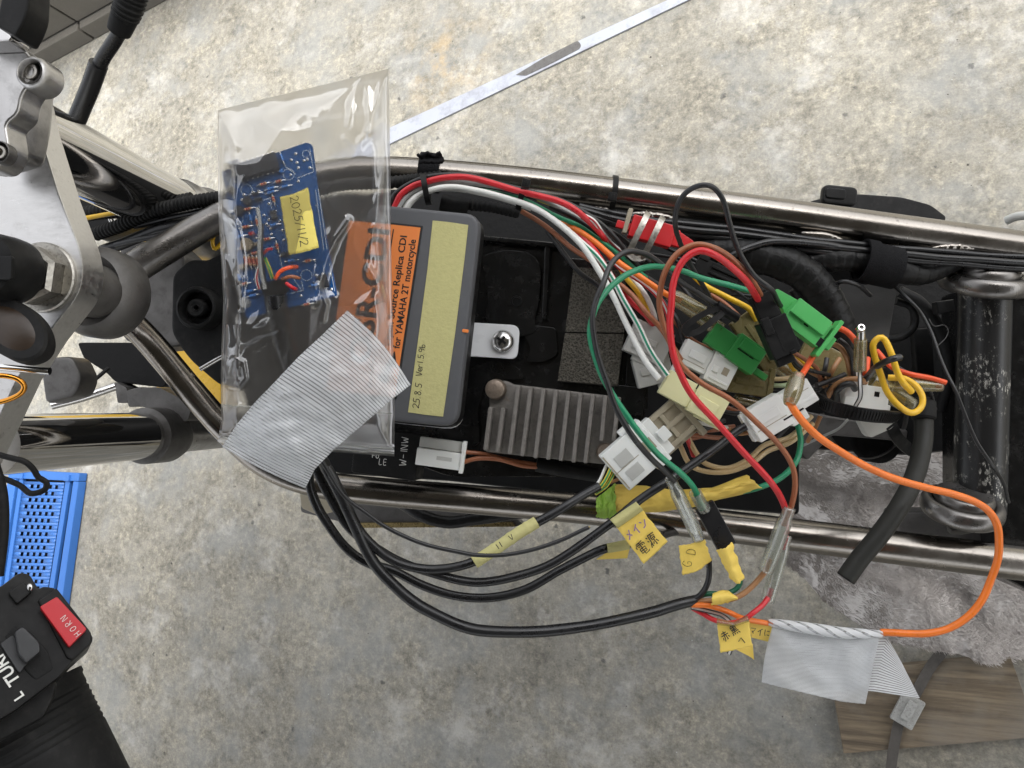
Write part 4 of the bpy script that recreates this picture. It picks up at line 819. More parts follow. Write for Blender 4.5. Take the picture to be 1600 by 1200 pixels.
plug('plug', 'white three-pin connector crossed by the long orange wire', 'connector', 1224, 638, .388, -31,
     [('socket', 'nylon', -58, 4, -26, 28, -24, 4, 2.2), ('housing', 'nylon', 2, 56, -22, 18, -22, 0, 2), ('housing', 'nylon', 0, 30, 16, 34, -20, -2, 2), ('slot', 'tray', -10, 26, 14, 16.5, 2, 4.5, .2), ('key', 'nylon', -46, -8, -10, 4, 4, 6, 1), ('slot', 'beige', -54, -2, 10, 11.2, 3.6, 4.5, .1), ('slot', 'beige', 12, 50, -8, -7, -.4, .5, .1), ('rib', 'nylon', 10, 52, 4, 9, 0, 2, .5), ('flange', 'nylon', -64, -56, -24, 24, -20, -4, 1.5)], group=NC)
plug('plug', 'white connector beside the yellow wire loop, held down by the thick black cable tie', 'connector', 1356, 616, .408, 8,
     [('housing', 'nylon', -36, 34, -14, 26, -20, 0, 2), ('housing', 'nylon', -26, 0, -32, -12, -18, -2, 2), ('socket', 'nylon', -8, 40, 12, 40, -22, -3, 2), ('slot', 'tray', 10, 18, -6, 2, -.6, .6, .2), ('slot', 'tray', 26, 29, 14, 34, -3.2, -2, .2), ('latch', 'nylon', -36, -20, 8, 20, -4, 4, 1.5)], group=NC)
b = MB(); b.sheetpoly(P(1370, 668, .425), CZ, [(1344, 658, 2), (1400, 662, 2), (1392, 670, 2), (1361, 684, 4), (1354, 678, 2)], .006, .0008); b.build('plug_tab', K['frost'], label='frosted white tab poking out below the thick black cable tie', cat='connector tab')
plug('plug', 'bright green connector with a pointed tab, beside the taped black harness', 'connector', 1262, 504, .378, 37,
     [('housing', 'greenc', -34, 36, -20, 22, -22, 0, 1.6), ('housing', 'greenc', -34, 30, -22, 4, 0, 7, 1.6), ('flange', 'greenc', 38, 45, -34, 34, -20, 4, 1.4, 2), ('latch', 'greenc', 44, 54, -8, 14, -16, -4, 1.4), ('slot', 'tray', -4, 4, 3, 6, -.4, .8, .2), ('recess', 'engine', 30, 38, 6, 20, -10, .5, .4)])
b = MB(); b.sheetpoly(P(1228, 474, .384), CZ, [(1204, 459, 2), (1215, 451, 2), (1254, 473, 2), (1240, 502, 2), (1226, 490, 2), (1221, 478, 2)], .004, .0006); b.build('plug_tab', K['greenc'], label='pointed green locking tab at the upper end of the bright green connector', cat='connector tab')
plug('plug', 'deep green connector lying lower, between the black clip and the olive plug', 'connector', 1148, 542, .394, 35,
     [('housing', 'greend', -44, 0, -16, 20, -18, 0, 1.6), ('socket', 'greend', -4, 46, -24, 22, -20, 4, 1.6), ('key', 'greend', 4, 44, -20, -2, 4, 7, 1), ('latch', 'greend', 46, 70, 6, 16, -14, -2, 1.2), ('slot', 'tray', 4, 34, -1, .8, 3.6, 4.6, .1)])
plug('plug', 'square olive see-through plug behind the black connector', 'connector', 1184, 532, .405, 55,
     [('housing', 'olive', -46, 54, -20, 20, -16, 0, 2.5), ('key', 'olive', -30, 40, -4, 4, 0, 2, .8), ('latch', 'olive', 48, 66, 8, 20, -10, -2, 1)])
plug('plug', 'black connector standing up, red and brown wires entering its open top', 'connector', 1214, 516, .372, 66,
     [('housing', 'blackpl', -20, 42, -23, 22, -26, 2, 1.8), ('socket', 'blackpl', -62, -18, -17, 15, -22, -4, 1.4), ('latch', 'blackpl', -26, 2, 6, 20, 2, 8, 1.6), ('key', 'blackpl', 38, 44, -14, -4, 0, 4, 1), ('flange', 'blackpl', 42, 56, -10, 18, -18, -6, 1.6), ('opening', 'engine', -66, -60, -11, 10, -19, -6, .3), ('groove', 'engine', -10, 36, 2, 4, 1.5, 2.6, .1)])
# bunch of dim plugs and sheaths under the green connector
plug('plug', 'clear cream-tinted sheath lying under the bullet terminal and the brown loop', 'connector', 1302, 568, .418, 28, [('housing', 'olive', -52, 46, -22, 20, -16, -2, 3, 6)])
plug('plug', 'dark multi-pin plug lying in the shadow above the yellow wire', 'connector', 1120, 424, .415, 24, [('housing', 'blackpl', -34, 36, -12, 14, -12, 0, 1.2), ('latch', 'blackpl', -10, 34, -6, -2, 0, 3, .6), ('latch', 'blackpl', -10, 34, 4, 8, 0, 3, .6), ('key', 'blackpl', -34, -18, -16, -8, -4, 2, .8)])
plug('plug', 'angular black multi-pin plug in the shadow, under the brown loop', 'connector', 1062, 552, .424, 30, [('housing', 'blackpl', -20, 46, -14, 14, -12, 0, 1.2), ('key', 'blackpl', 4, 40, -4, 4, 0, 2, .6)])

# ------------------------------------------------------------------ wires
WG = 'loose coloured wires over the frame'
def wire(label, m, wpx, pts, d=.39, name='wire', bare=False, group=WG, ns=12, cat='wire', parent=None):
    w_ = spline(pxpath(pts, d), .0012); dm = sum(cdepth(q) for q in w_)/len(w_); b = MB(); sd_ = len(ORG)*3.7; n_ = len(w_)
    for i_, q in enumerate(w_):
        f_ = min(1, i_/8, (n_-1-i_)/8)*.0007
        if n_ > 24: w_[i_] = q+Vector((noise.noise(Vector((i_*.045, sd_, 0))), noise.noise(Vector((i_*.045, sd_, 5))), noise.noise(Vector((i_*.045, sd_, 9)))))*f_
    b.tube(w_, px2m(wpx/2, dm), ns, [1+.05*noise.noise(Vector((i_*.08, sd_, 3))) for i_ in range(n_)])
    o = b.build(name, WM[m] if m in WM else K[m], parent, label, cat if not parent else None, group if not parent else None)
    if bare:
        t = (w_[-1]-w_[-3]).normalized(); c = MB(); c.tube([w_[-1]-t*.0002, w_[-1]+t*.0006], px2m(wpx*.3, dm), 8); c.build('copper_core', K['brass'], o)
    return o
U = .424
# bundle from the box along the upper rail
def bundle(label, m, w, pts, d): return wire(label, m, w, pts, d)
bundle('black wire, outermost in the bundle arching over the top of the grey box', 'black', 8, [(608, 322, .415), (618, 302), (640, 286), (668, 276), (702, 273), (738, 275), (785, 288), (835, 301), (885, 317), (932, 344, .405), (962, 372), (985, 402, .41), (1010, 430, .42)], .41)
bundle('red wire arching round the box top just inside the black outer one', 'red', 9.5, [(616, 325, .414), (626, 305), (645, 291), (664, 285), (692, 279), (730, 278), (772, 286), (822, 300), (872, 315), (902, 330, .40), (926, 351), (943, 370, .408), (955, 392, .42)], .405)
bundle('grey wire in the bundle beside the red one over the box', 'grey', 8, [(622, 328, .414), (636, 306), (662, 291), (700, 285), (740, 287), (775, 291), (812, 299), (860, 317, .412), (905, 342, .42)], .408)
bundle('white wire, innermost and thickest in the bundle arching round the box corner', 'white', 9.5, [(632, 332, .412), (644, 314), (662, 302), (690, 294), (720, 293), (760, 300), (810, 315), (842, 328), (875, 351, .402), (908, 383), (936, 425), (958, 462), (980, 510, .395), (1003, 555), (1030, 592, .386)], .403)
bundle('second white wire nested under the thick innermost white one at the box corner', 'white', 8, [(626, 330, .416), (650, 308), (680, 297), (720, 296, .412), (770, 306, .415), (830, 326, .415)], .415)
bundle('white wire with green line emerging from the bundle and running to the cream plug', 'whiteg', 8.5, [(800, 312, .41), (836, 326), (870, 346, .405), (905, 375), (934, 402), (956, 434, .398), (974, 468), (997, 508), (1017, 549), (1043, 587, .386)], .40)
bundle('dark green wire running in the bundle beneath the red one', 'green', 7, [(730, 296, .418), (775, 302), (822, 312), (870, 338, .408), (905, 354), (932, 372), (960, 392), (988, 416, .41), (1010, 434, .416)], .41)
bundle('orange wire leaving the bundle and ending in a clear sleeve', 'orange', 9, [(872, 348, .414), (900, 359, .408), (930, 379), (963, 407), (998, 431, .40), (1028, 452), (1052, 466, .398)], .404)
bundle('brown wire, lowest strand leaving the bundle beside the tray edge', 'brown', 8, [(815, 330, .422), (835, 342), (860, 360), (892, 386, .415), (925, 408, .408), (958, 436), (987, 460), (1009, 487, .396), (1032, 512), (1052, 542, .394), (1064, 562, .398)], .41)
bundle('thick red wire running down beside the white pair toward the six-pin connector', 'red', 10, [(875, 348, .416), (896, 360, .41), (922, 384), (945, 416, .402), (965, 446), (985, 470), (1010, 494, .405), (1020, 506, .412)], .404)
bundle('red wire with white line passing behind the orange wire', 'redw', 8, [(950, 398, .414), (966, 416, .408), (1000, 438, .404), (1026, 460), (1042, 486, .404), (1050, 520, .41)], .406)
bundle('white wire with red line dropping from the end of the bundle red wire', 'whiter', 7, [(904, 333, .407), (926, 344, .402), (940, 362), (954, 380), (970, 393, .415)], .404)
bundle('short yellow wire seen between brown and white wires above the frosted connector', 'yellow', 7.5, [(968, 418, .42), (980, 436, .412), (995, 455, .408), (1010, 482, .412), (1014, 500, .416)], .412)
bundle('short white wire curving down into the frosted six-pin connector', 'white', 8, [(978, 428, .418), (994, 442, .412), (1010, 462, .408), (1021, 488, .41), (1024, 506, .414)], .41)
bundle('yellow and green thin wire glimpsed between the black strands of the bundle', 'yelg', 4, [(840, 312, .416), (870, 325, .416), (905, 344, .416), (930, 362, .42)], .416)
for i, (lab, pts) in enumerate((('black wire skirting the tray edge below the white pair', [(855, 360, .42), (880, 396), (905, 425, .415), (935, 447), (960, 472, .414), (990, 500, .42)]),
                 ('black wire passing under the green one toward the tangle', [(860, 322, .414), (905, 345), (940, 370, .412), (965, 396), (990, 420, .414), (1040, 452, .42)]),
                 ('black wire along the inner side of the upper rail, passing under the red fuse holder', [(700, 284, .425), (800, 300, .425), (880, 322, .425), (940, 342, .428), (1000, 362, .43), (1060, 380, .43)]),
                 ('black wire crossing diagonally beneath the red fuse holder', [(880, 326, .42), (920, 345, .42), (955, 362, .418), (985, 385, .42), (1015, 410, .425)]))):
    wire(lab, 'black', 7.5, pts)
for i, (dy, d) in enumerate(((0, .428), (9, .43), (-8, .432))):
    wire(('upper', 'lower', 'hindmost')[i]+' of the three black cables strung along under the upper rail', 'pvc', 10, [(905, 326+dy*.5, d), (960, 342+dy), (1040, 354+dy), (1120, 362+dy), (1200, 372+dy), (1290, 385+dy), (1380, 394+dy), (1480, 402+dy), (1640, 414+dy)], d, name='cable', group='black cables under the upper rail', cat='cable')
wire('black cable looping from the taped harness to the right edge', 'pvc', 11, [(1120, 418, .43), (1145, 400, .424), (1175, 386), (1215, 376, .424), (1280, 382), (1345, 392, .43)], .425, name='cable', group='black cables under the upper rail', cat='cable')
# loops
wire('tall narrow black loop rising over the upper rail', 'black', 8, [(1125, 500, .40), (1106, 462, .395), (1086, 428), (1075, 405, .38), (1063, 378), (1055, 352, .36), (1056, 328), (1064, 308), (1079, 294), (1097, 288, .345), (1114, 292), (1129, 312), (1138, 344, .35), (1147, 375), (1160, 406), (1180, 434), (1206, 454, .362), (1220, 478, .378)], .38)
wire('long brown loop arching above the tangle and hanging down to the lower bullet sleeve', 'brown', 9, [(1191, 466, .379), (1184, 452, .368), (1163, 424, .36), (1136, 399), (1110, 385, .352), (1086, 382), (1062, 394), (1044, 418, .355), (1034, 446), (1031, 478, .362), (1040, 518), (1051, 544), (1066, 572, .37), (1097, 599), (1141, 625), (1184, 662, .372), (1217, 695), (1237, 726), (1242, 754), (1238, 784), (1229, 812, .385)], .36)
wire('long red loop inside the brown one, running down to the clear bullet sleeve', 'red', 10.5, [(1187, 473, .379), (1179, 460, .366), (1163, 436, .358), (1136, 412), (1112, 397, .35), (1093, 392), (1075, 400), (1062, 417, .352), (1053, 444), (1049, 478), (1046, 510, .356), (1051, 550), (1062, 581, .36), (1082, 616), (1119, 660, .365), (1145, 688), (1175, 722), (1205, 755, .372), (1219, 776), (1227, 800), (1228, 832, .392)], .36)
wire('long green wire bowing left and hanging down to the black shrink tube', 'green', 9.5, [(1174, 455, .39), (1141, 447, .385), (1097, 436), (1062, 423, .375), (1022, 416), (987, 424, .362), (961, 442), (941, 464), (929, 486, .355), (922, 514), (924, 536), (932, 562), (941, 586, .355), (957, 616), (974, 642), (997, 674, .358), (1027, 708), (1060, 736), (1080, 758, .372), (1090, 776), (1096, 796, .385)], .36)
wire('long black wire bowing left beside the green one and ending at a clear sleeve', 'black', 9, [(1152, 498, .40), (1132, 484, .392), (1097, 463, .385), (1064, 442), (1040, 420, .372), (1018, 403), (1000, 396), (981, 394, .36), (965, 402), (952, 418), (942, 444, .352), (931, 470), (926, 498, .35), (931, 537), (939, 570), (949, 602, .35), (959, 632), (974, 660), (994, 690, .354), (1018, 718), (1040, 738), (1054, 752, .37)], .36)
b = MB(); b.tube(pxpath([(1120, 477, .388), (1152, 498, .39)]), px2m(8, .39), 14); b.build('sleeve', K['blackpl'], label='black end boot where the black wire meets the olive plug', cat='boot')
wire('yellow wire running from the shadow into the olive plug', 'yellow', 9, [(1085, 432, .41), (1101, 447, .402), (1130, 462), (1158, 475, .40), (1172, 484), (1182, 500, .405)], .40)
wire('short dull red wire half hidden below the yellow one', 'brown', 7, [(1110, 460, .415), (1132, 474, .412), (1148, 488, .41), (1156, 496, .412)], .412)
wire('long orange wire swinging out right and back to the white wrap', 'orange', 11.5, [(1231, 622, .368), (1242, 643, .366), (1259, 665), (1286, 689, .37), (1337, 720, .375), (1375, 738), (1410, 751), (1450, 762, .38), (1487, 771), (1524, 785), (1546, 800), (1559, 822, .385), (1561, 850), (1559, 876), (1550, 903, .39), (1536, 933), (1513, 961), (1484, 981), (1454, 989, .395), (1425, 990), (1376, 988, .40)], .38)
wire('short orange red wire from the green connector to the frosted joint sleeve', 'redor', 9.5, [(1276, 546, .39), (1268, 560, .385), (1258, 578, .378), (1247, 594, .372)], .38)
wire('orange red wire curving from the green connector flange to the bullet terminal', 'redor', 9, [(1296, 512, .385), (1310, 512, .385), (1324, 518), (1336, 532, .39), (1344, 552, .405), (1352, 585, .41), (1356, 560, .418)], .39)
wire('orange red wire with dark bands pointing right beyond the yellow loop', 'redor', 8, [(1370, 548, .418), (1392, 572, .41), (1420, 583, .402), (1450, 590), (1478, 598, .40)], .405)
wire('yellow wire tied into a twisted loop above the grey hose', 'yellow', 10, [(1388, 590, .402), (1412, 592, .398), (1432, 604), (1442, 621, .392), (1439, 637), (1424, 645), (1404, 634, .388), (1386, 612), (1376, 585), (1366, 556, .386), (1364, 538), (1373, 528), (1382, 531), (1393, 553, .382), (1402, 580), (1412, 598, .382), (1424, 612, .386)], .39)
wire('short black wire end poking through the yellow loop', 'black', 10, [(1345, 600, .41), (1360, 585, .404), (1373, 572, .385), (1391, 562, .374), (1407, 558, .374)], .39, bare=True)
wire('black wire below the bullet terminal, crossing the white connector', 'blackw', 7, [(1343.5, 576, .386), (1344, 600, .384), (1344, 620, .386), (1337, 634, .392)], .386)
wire('thin black wire trailing across the chipped cross tube', 'black', 5.5, [(1390, 440, .44), (1420, 467, .43), (1440, 490), (1455, 520), (1466, 552, .42), (1478, 582), (1495, 616, .412), (1511, 656), (1527, 692), (1550, 727, .412), (1569, 757), (1576, 785, .43)], .42)
wire('upper of the two cream wires curving beneath the red wire', 'cream', 8, [(1075, 684, .41), (1092, 714, .412), (1107, 727), (1137, 732), (1170, 717, .41), (1195, 695), (1234, 682, .415), (1268, 650, .42)], .41)
wire('lower of the two cream wires curving above the yellow wrap', 'cream', 8, [(1060, 690, .412), (1078, 725, .412), (1105, 737), (1140, 737), (1175, 723, .41), (1200, 704), (1236, 690, .415), (1270, 662, .422)], .41)
wire('green wire dropping behind the brown loop to the yellow wrap', 'green', 9, [(1236, 640, .42), (1246, 668, .412), (1250, 695), (1243, 724, .405), (1220, 747), (1188, 761, .402), (1160, 768, .404)], .41)
wire('tan wire entering the white three-pin connector from the left', 'tan', 8, [(1140, 672, .402), (1155, 677, .395), (1178, 674, .392)], .395)
wire('short red wire behind the beige connector', 'red', 8, [(1066, 672, .408), (1076, 690, .41), (1084, 712, .416)], .41)
wire('tan wire bending from the green flange into the tangle', 'tan', 8, [(1290, 535, .395), (1310, 542, .398), (1322, 560, .40), (1330, 590, .408)], .40)
wire('black wire curving down from the green connector beside the tan one', 'black', 8, [(1310, 530, .395), (1322, 540, .395), (1331, 556, .398), (1334, 590, .405)], .40)
wire('tan wire looping round to the white connector by the yellow loop', 'tan', 9, [(1290, 625, .412), (1302, 606, .408), (1320, 594, .404), (1342, 592, .404), (1352, 598, .41)], .41)
wire('black wire hooking into the end of the white connector by the yellow loop', 'black', 10, [(1308, 630, .412), (1308, 612, .406), (1318, 602, .402), (1330, 600, .402), (1336, 608, .406)], .405)
wire('black wire running left to the white three-pin connector', 'black', 8, [(1320, 585, .414), (1300, 594, .41), (1276, 602, .406)], .41)
wire('cream wire leaving the flange of the olive connector', 'cream', 7, [(1204, 592, .404), (1222, 592, .402), (1248, 588, .405)], .403)
wire('pale green wire below the cream one at the olive flange', 'paleg', 7, [(1204, 602, .405), (1224, 602, .403), (1250, 596, .406)], .404)
wire('tan wire in the dark hollow under the green connector', 'tan', 8, [(1240, 560, .415), (1262, 578, .414), (1290, 592, .414), (1318, 600, .42)], .414)
wire('yellow wire end in the dark hollow under the green connector', 'yellow', 6, [(1240, 552, .412), (1262, 572, .41), (1286, 590, .416)], .412)
wire('black wire crossing the dark hollow under the green connector', 'black', 8, [(1292, 560, .412), (1288, 580, .41), (1278, 600, .415)], .41)
wire('tan wire slanting through the dark hollow beside the brown loop', 'tan', 8, [(1312, 560, .414), (1300, 580, .412), (1288, 606, .416)], .412)
wire('thin grey wire sagging below the white three-pin connector', 'grey', 4, [(1325, 655, .44), (1310, 670, .44), (1285, 682, .44), (1255, 696, .45)], .44)
wire('dull brown wire beneath the white three-pin connector', 'tan', 7, [(1282, 650, .43), (1272, 672, .432), (1262, 690, .44)], .43)
wire('upper brown wire behind the flat white plug', 'brown', 6.5, [(724, 706, .42), (760, 710, .422), (800, 720, .424), (845, 727, .426)], .42)
wire('lower brown wire behind the flat white plug', 'brown', 7, [(724, 722, .42), (748, 716, .42), (780, 718, .421), (815, 728, .424), (848, 730, .426)], .42)
b = MB(); b.tube(spline(pxpath([(838, 726, .428), (880, 734, .428), (930, 742, .428), (985, 752, .43)]), .003), px2m(11, .428), 16); b.build('sleeve', K['rubber'], label='black sleeve over the brown wires below the finned rectifier', cat='sleeve')
wire('yellow wire leaving from behind the silver clamp plate', 'yellow', 7, [(118, 343, .46), (150, 338, .458), (185, 333, .456), (212, 332, .458)], .456)
wire('yellow wire curl left of the bag edge', 'yellow', 6, [(372, 322, .45), (350, 340, .445), (336, 362, .445), (332, 380), (337, 389), (352, 372, .446)], .446)
wire('short yellow strand in front of the black looms', 'yellow', 5, [(250, 339, .456), (268, 340, .452), (292, 344, .456)], .454)

rg = random.Random(21)
for k in range(14):
    x, y = rg.uniform(1050, 1300), rg.uniform(585, 700); a = rg.uniform(-1.2, .4); L = rg.uniform(25, 60); d = rg.uniform(.424, .44)
    c_ = rg.choice(['black', 'black', 'brown'])
    wire(f'thin {c_} wire lost in the shadowed tangle under the connectors', c_, rg.uniform(5, 8), [(x-L*math.cos(a), y-L*math.sin(a), d+.006), (x-6*math.sin(a), y+8*math.cos(a), d), (x+L*math.cos(a), y+L*math.sin(a), d+.006)], d, group=c_+' wires packed under the connectors')
for k in range(9):
    x, y = rg.uniform(960, 1180), rg.uniform(375, 480); a = rg.uniform(.1, .9); L = rg.uniform(30, 70); d = rg.uniform(.425, .438)
    wire('thin black wire in the shadow between the bundle and the taped harness', 'black', rg.uniform(5, 8), [(x-L*math.cos(a), y-L*math.sin(a), d+.004), (x+8*math.sin(a), y-8*math.cos(a), d), (x+L*math.cos(a), y+L*math.sin(a), d+.004)], d, group='dark wires behind the bundle')
wire('black wire slipping between the red loop and the clear sleeve toward the deep green plug', 'black', 7, [(1058, 438, .418), (1082, 470, .412), (1104, 500, .408), (1118, 524, .41)], .41)
wire('black wire dipping behind the hairpin clip toward the bright white connector', 'black', 7, [(1036, 470, .416), (1056, 498, .41), (1066, 526, .408), (1074, 548, .41)], .41)
wire('dull red wire running beneath the hairpin clip', 'brown', 7, [(1042, 482, .418), (1062, 512, .413), (1086, 534, .412), (1112, 546, .415)], .414)
wire('black wire emerging from the foot of the black connector and bending right', 'black', 7, [(1236, 556, .398), (1248, 572, .40), (1270, 580, .404), (1296, 586, .41)], .402)
wire('yellow wire beside the foot of the black connector', 'yellow', 6, [(1230, 560, .402), (1238, 576, .404), (1252, 588, .41)], .404)
wire('brown wire leaving the foot of the black connector', 'brown', 7, [(1242, 552, .398), (1258, 562, .40), (1276, 576, .405), (1284, 600, .412)], .402)
wire('white wire resting along the lower edge of the cream connector', 'white', 6, [(1060, 642, .402), (1084, 656, .402), (1112, 664, .404), (1136, 668, .41)], .403)
wire('black wire passing below the tarnished brass bullet', 'black', 7, [(1120, 640, .415), (1150, 646, .412), (1180, 640, .412), (1200, 628, .416)], .412)
wire('thin black wire under the banded orange red wire, right of the yellow loop', 'black', 5, [(1404, 574, .42), (1430, 590, .418), (1452, 610, .42), (1462, 640, .43)], .42)
wire('black wire arching between the taped harness and the grey bracket', 'black', 7, [(1296, 448, .436), (1318, 440, .428), (1342, 446, .43), (1360, 462, .44)], .43)
# cables fanning out below the tape
CG = 'black sheathed cables fanning out under the striped tape'
def cable(label, w, pts, d=.37, m='pvc', cat='cable'): return wire(label, m, w, pts, d, name='cable', group=CG, ns=18, cat=cat)
c1 = cable('thickest black cable, sweeping lowest over the concrete to the coloured wire ends', 18, [(470, 700, .352), (500, 716, .358), (512, 735, .362), (533, 775), (555, 822), (583, 880), (619, 917, .37), (662, 951), (715, 976), (768, 986, .375), (840, 987), (911, 979), (1000, 960, .385), (1050, 947), (1087, 938, .39)], .37)
c2 = cable('black cable with a masking tape band, rising to the big white six-pin connector', 14.5, [(480, 705, .354), (503, 722, .36), (523, 752), (555, 820, .366), (590, 858), (629, 882), (679, 889, .372), (736, 879), (790, 848), (836, 817), (880, 792, .378), (920, 769, .382), (936, 760, .384)], .37)
c3 = cable('black power cable with the lettered yellow flag, running up to the white three-pin connector', 14, [(470, 705, .358), (490, 722, .365), (512, 770), (545, 825, .37), (601, 864), (651, 888), (715, 907, .375), (768, 908), (840, 890), (893, 862), (957, 816, .38), (1000, 781), (1055, 744, .385), (1110, 705), (1150, 675, .39), (1165, 666, .39)], .37)
c4 = cable('black cable hugging the outer left of the fan, ending in a dull tape flag', 14, [(465, 705, .362), (482, 728, .37), (486, 760), (503, 803), (534, 850, .378), (572, 879), (615, 893), (662, 914, .385), (715, 931), (768, 934), (822, 922, .39), (875, 890), (929, 864), (952, 856, .395), (1010, 842, .42), (1060, 830, .45)], .375)
wire('thin black wire with a bare cut end, uppermost of the fan', 'black', 6.5, [(485, 700, .352), (503, 722, .355), (537, 773), (572, 801), (608, 826, .36), (662, 849), (715, 863), (751, 869, .362), (804, 865), (875, 844), (920, 824, .365)], .36, bare=True)
# conductors at the cable ends
wire('white wire leaving the masking-taped cable beside the yellow green pair', 'white', 5, [(922, 770, .384), (936, 752, .386), (944, 735, .388), (950, 722, .39)], .386)
wire('yellow green wire entering the corner of the big white connector', 'yelg', 6, [(928, 770, .383), (942, 756, .384), (952, 738, .386), (957, 724, .388)], .385)
wire('second yellow green wire close beside the first at the big white connector', 'yelg', 5, [(930, 772, .384), (947, 760, .386), (958, 742, .388), (962, 728, .39)], .386)
wire('thin brown wire under the corner of the big white connector', 'tan', 5, [(950, 755, .40), (968, 748, .40), (984, 738, .40)], .40)
wire('black wire rising from the thick cable end to the marked-over yellow flag', 'black', 9, [(1080, 938, .39), (1094, 930, .388), (1104, 915), (1108, 898), (1108, 872, .39)], .39)
wire('dark green wire from the thick cable end under the small yellow wrap', 'dgreen', 8, [(1082, 936, .392), (1105, 928, .39), (1130, 928, .39), (1148, 922), (1156, 912), (1157, 900, .392)], .39)
wire('tan wire from the thick cable end up to the clear bullet sleeve', 'tan', 8.5, [(1082, 940, .39), (1112, 938, .388), (1140, 936), (1160, 928), (1178, 913), (1195, 894, .39)], .388)
wire('orange wire leaving the thick cable end for the twisted white wrap', 'orange', 8.5, [(1080, 945, .389), (1108, 946, .386), (1135, 954), (1157, 964), (1180, 970), (1206, 975, .395)], .388)
wire('red wire dipping from the thick cable end to the lower bullet sleeve', 'red', 8, [(1082, 950, .391), (1098, 959, .391), (1115, 968), (1140, 973, .386), (1162, 968), (1178, 957, .386), (1192, 945), (1200, 934, .39)], .389)
wire('black and white wire below the orange one at the thick cable end', 'blackw', 7, [(1080, 949, .39), (1112, 956, .39), (1130, 962, .392), (1142, 975, .394), (1146, 1000, .396), (1139, 1022, .396)], .392)
HO = thing('drain_hose', 'thick dark grey rubber hose with a cut open end, hanging across the lower rail', 'hose', P(1400, 800, .41))
w_ = spline(pxpath([(1443, 632, .43), (1443, 680, .424), (1436, 722, .415), (1422, 761, .407), (1400, 800, .402), (1371, 840, .40), (1345, 871, .40), (1322, 903, .40)]), .002); rm = px2m(14.5, .41)
b = MB(); n = len(w_); prof = [(rm*math.cos(2*math.pi*j/28), rm*math.sin(2*math.pi*j/28)) for j in range(28)]
b.sweep(w_, prof, cap=False); b.build('hose_wall', K['hose'], HO)
b = MB(); t = (w_[-1]-w_[-4]).normalized(); b.lathe(w_[-1], t, [(rm, -.0004), (rm*.97, .0006), (rm*.62, .0004), (rm*.58, -.006), (0, -.007)], 28); b.build('cut_end', K['blackpl'], HO)
b = MB(); b.lathe(P(1443, 640, .428), (w_[0]-w_[4]).normalized(), [(rm*1.05, -.006), (rm*1.28, -.005), (rm*1.3, .004), (rm*1.05, .006)], 30); b.build('hose_collar', K['rubber'], HO)

# ------------------------------------------------------------------ sleeves, terminals, joints
def sleeve(name, label, cat, pts, w, mats='pvclear', inner=None, profile=None, group=None):
    wp = pxpath(pts); w_ = [wp[0].lerp(wp[-1], i/20) for i in range(21)]; d = cdepth(w_[10]); t = thing(name, label, cat, w_[10], group)
    b = MB(); sc_l = [profile(i/20) for i in range(21)] if profile else None
    prof = [(px2m(w/2, d)*math.cos(2*math.pi*j/20), px2m(w/2, d)*math.sin(2*math.pi*j/20)) for j in range(20)]
    b.sweep(w_, prof, sc_l, cap=False); b.build('sheath', K[mats], t, solid=.0004)
    for (a, z, r, m) in inner or []:
        b = MB(); b.tube([wp[0].lerp(wp[-1], a+(z-a)*i/8) for i in range(9)], px2m(r/2, d), 14); b.build('terminal', K[m] if m in K else WM[m], t)
    return t
SG = 'clear sleeved bullet joints'
bul = lambda x: .78 if x < .16 else (.9 if x < .24 else (1.0 if x < .9 else .92))
sleeve('bullet_joint', 'clear bullet sleeve below the black wire, left of the black shrink tube', 'bullet joint', [(1047, 747, .372), (1092, 842, .384)], 21, 'pvclear', [(.0, .3, 8, 'black'), (.3, .62, 9, 'steel'), (.66, .9, 7, 'steel')], bul, SG)
sleeve('bullet_joint', 'upper clear bullet sleeve joining the brown loop to the tan wire', 'bullet joint', [(1234, 793, .380), (1196, 893, .385)], 23, 'pvclear', [(.0, .3, 8, 'brown'), (.28, .66, 11, 'frost'), (.8, 1.0, 8, 'tan')], bul, SG)
sleeve('bullet_joint', 'lower clear bullet sleeve joining the two red wires', 'bullet joint', [(1229, 836, .395), (1199, 940, .392)], 21, 'pvclear', [(.0, .22, 8, 'red'), (.25, .68, 10, 'frost'), (.8, 1.0, 8, 'red')], bul, SG)
sleeve('bullet_joint', 'small clear collar where the green wire enters the black shrink tube', 'bullet joint', [(1086, 770, .378), (1101, 796, .384)], 19, 'pvclear', [(.1, .9, 9, 'green')], None, SG)
sleeve('bullet_joint', 'clear sleeve at the end of the orange bundle wire', 'bullet joint', [(1046, 460, .396), (1098, 490, .396)], 25, 'pvyell', [(.0, .35, 9, 'orange'), (.35, .8, 11, 'steel')], lambda x: .7+.3*min(1, x*4), SG)
sleeve('bullet_joint', 'clear sleeve crossing behind the black hairpin clip', 'bullet joint', [(1075, 478, .402), (1126, 517, .398)], 24, 'pvyell', [(.1, .9, 9, 'dgreen')], None, SG)
sleeve('bullet_joint', 'upright bullet terminal with bright metal tip standing above the white connector', 'bullet joint', [(1344.5, 530, .378), (1343.5, 578, .384)], 18, 'pvyell', [(-.34, .02, 13, 'steel'), (-.4, -.3, 11, 'steel'), (.0, .3, 12, 'steel'), (.4, .85, 7, 'brass'), (.7, 1.0, 6, 'black')], None, SG)
b = MB(); q0, q1 = P(1345.5, 512, .374), P(1344.5, 522, .376); ax = (q0-q1).normalized(); rr = px2m(6, .374)
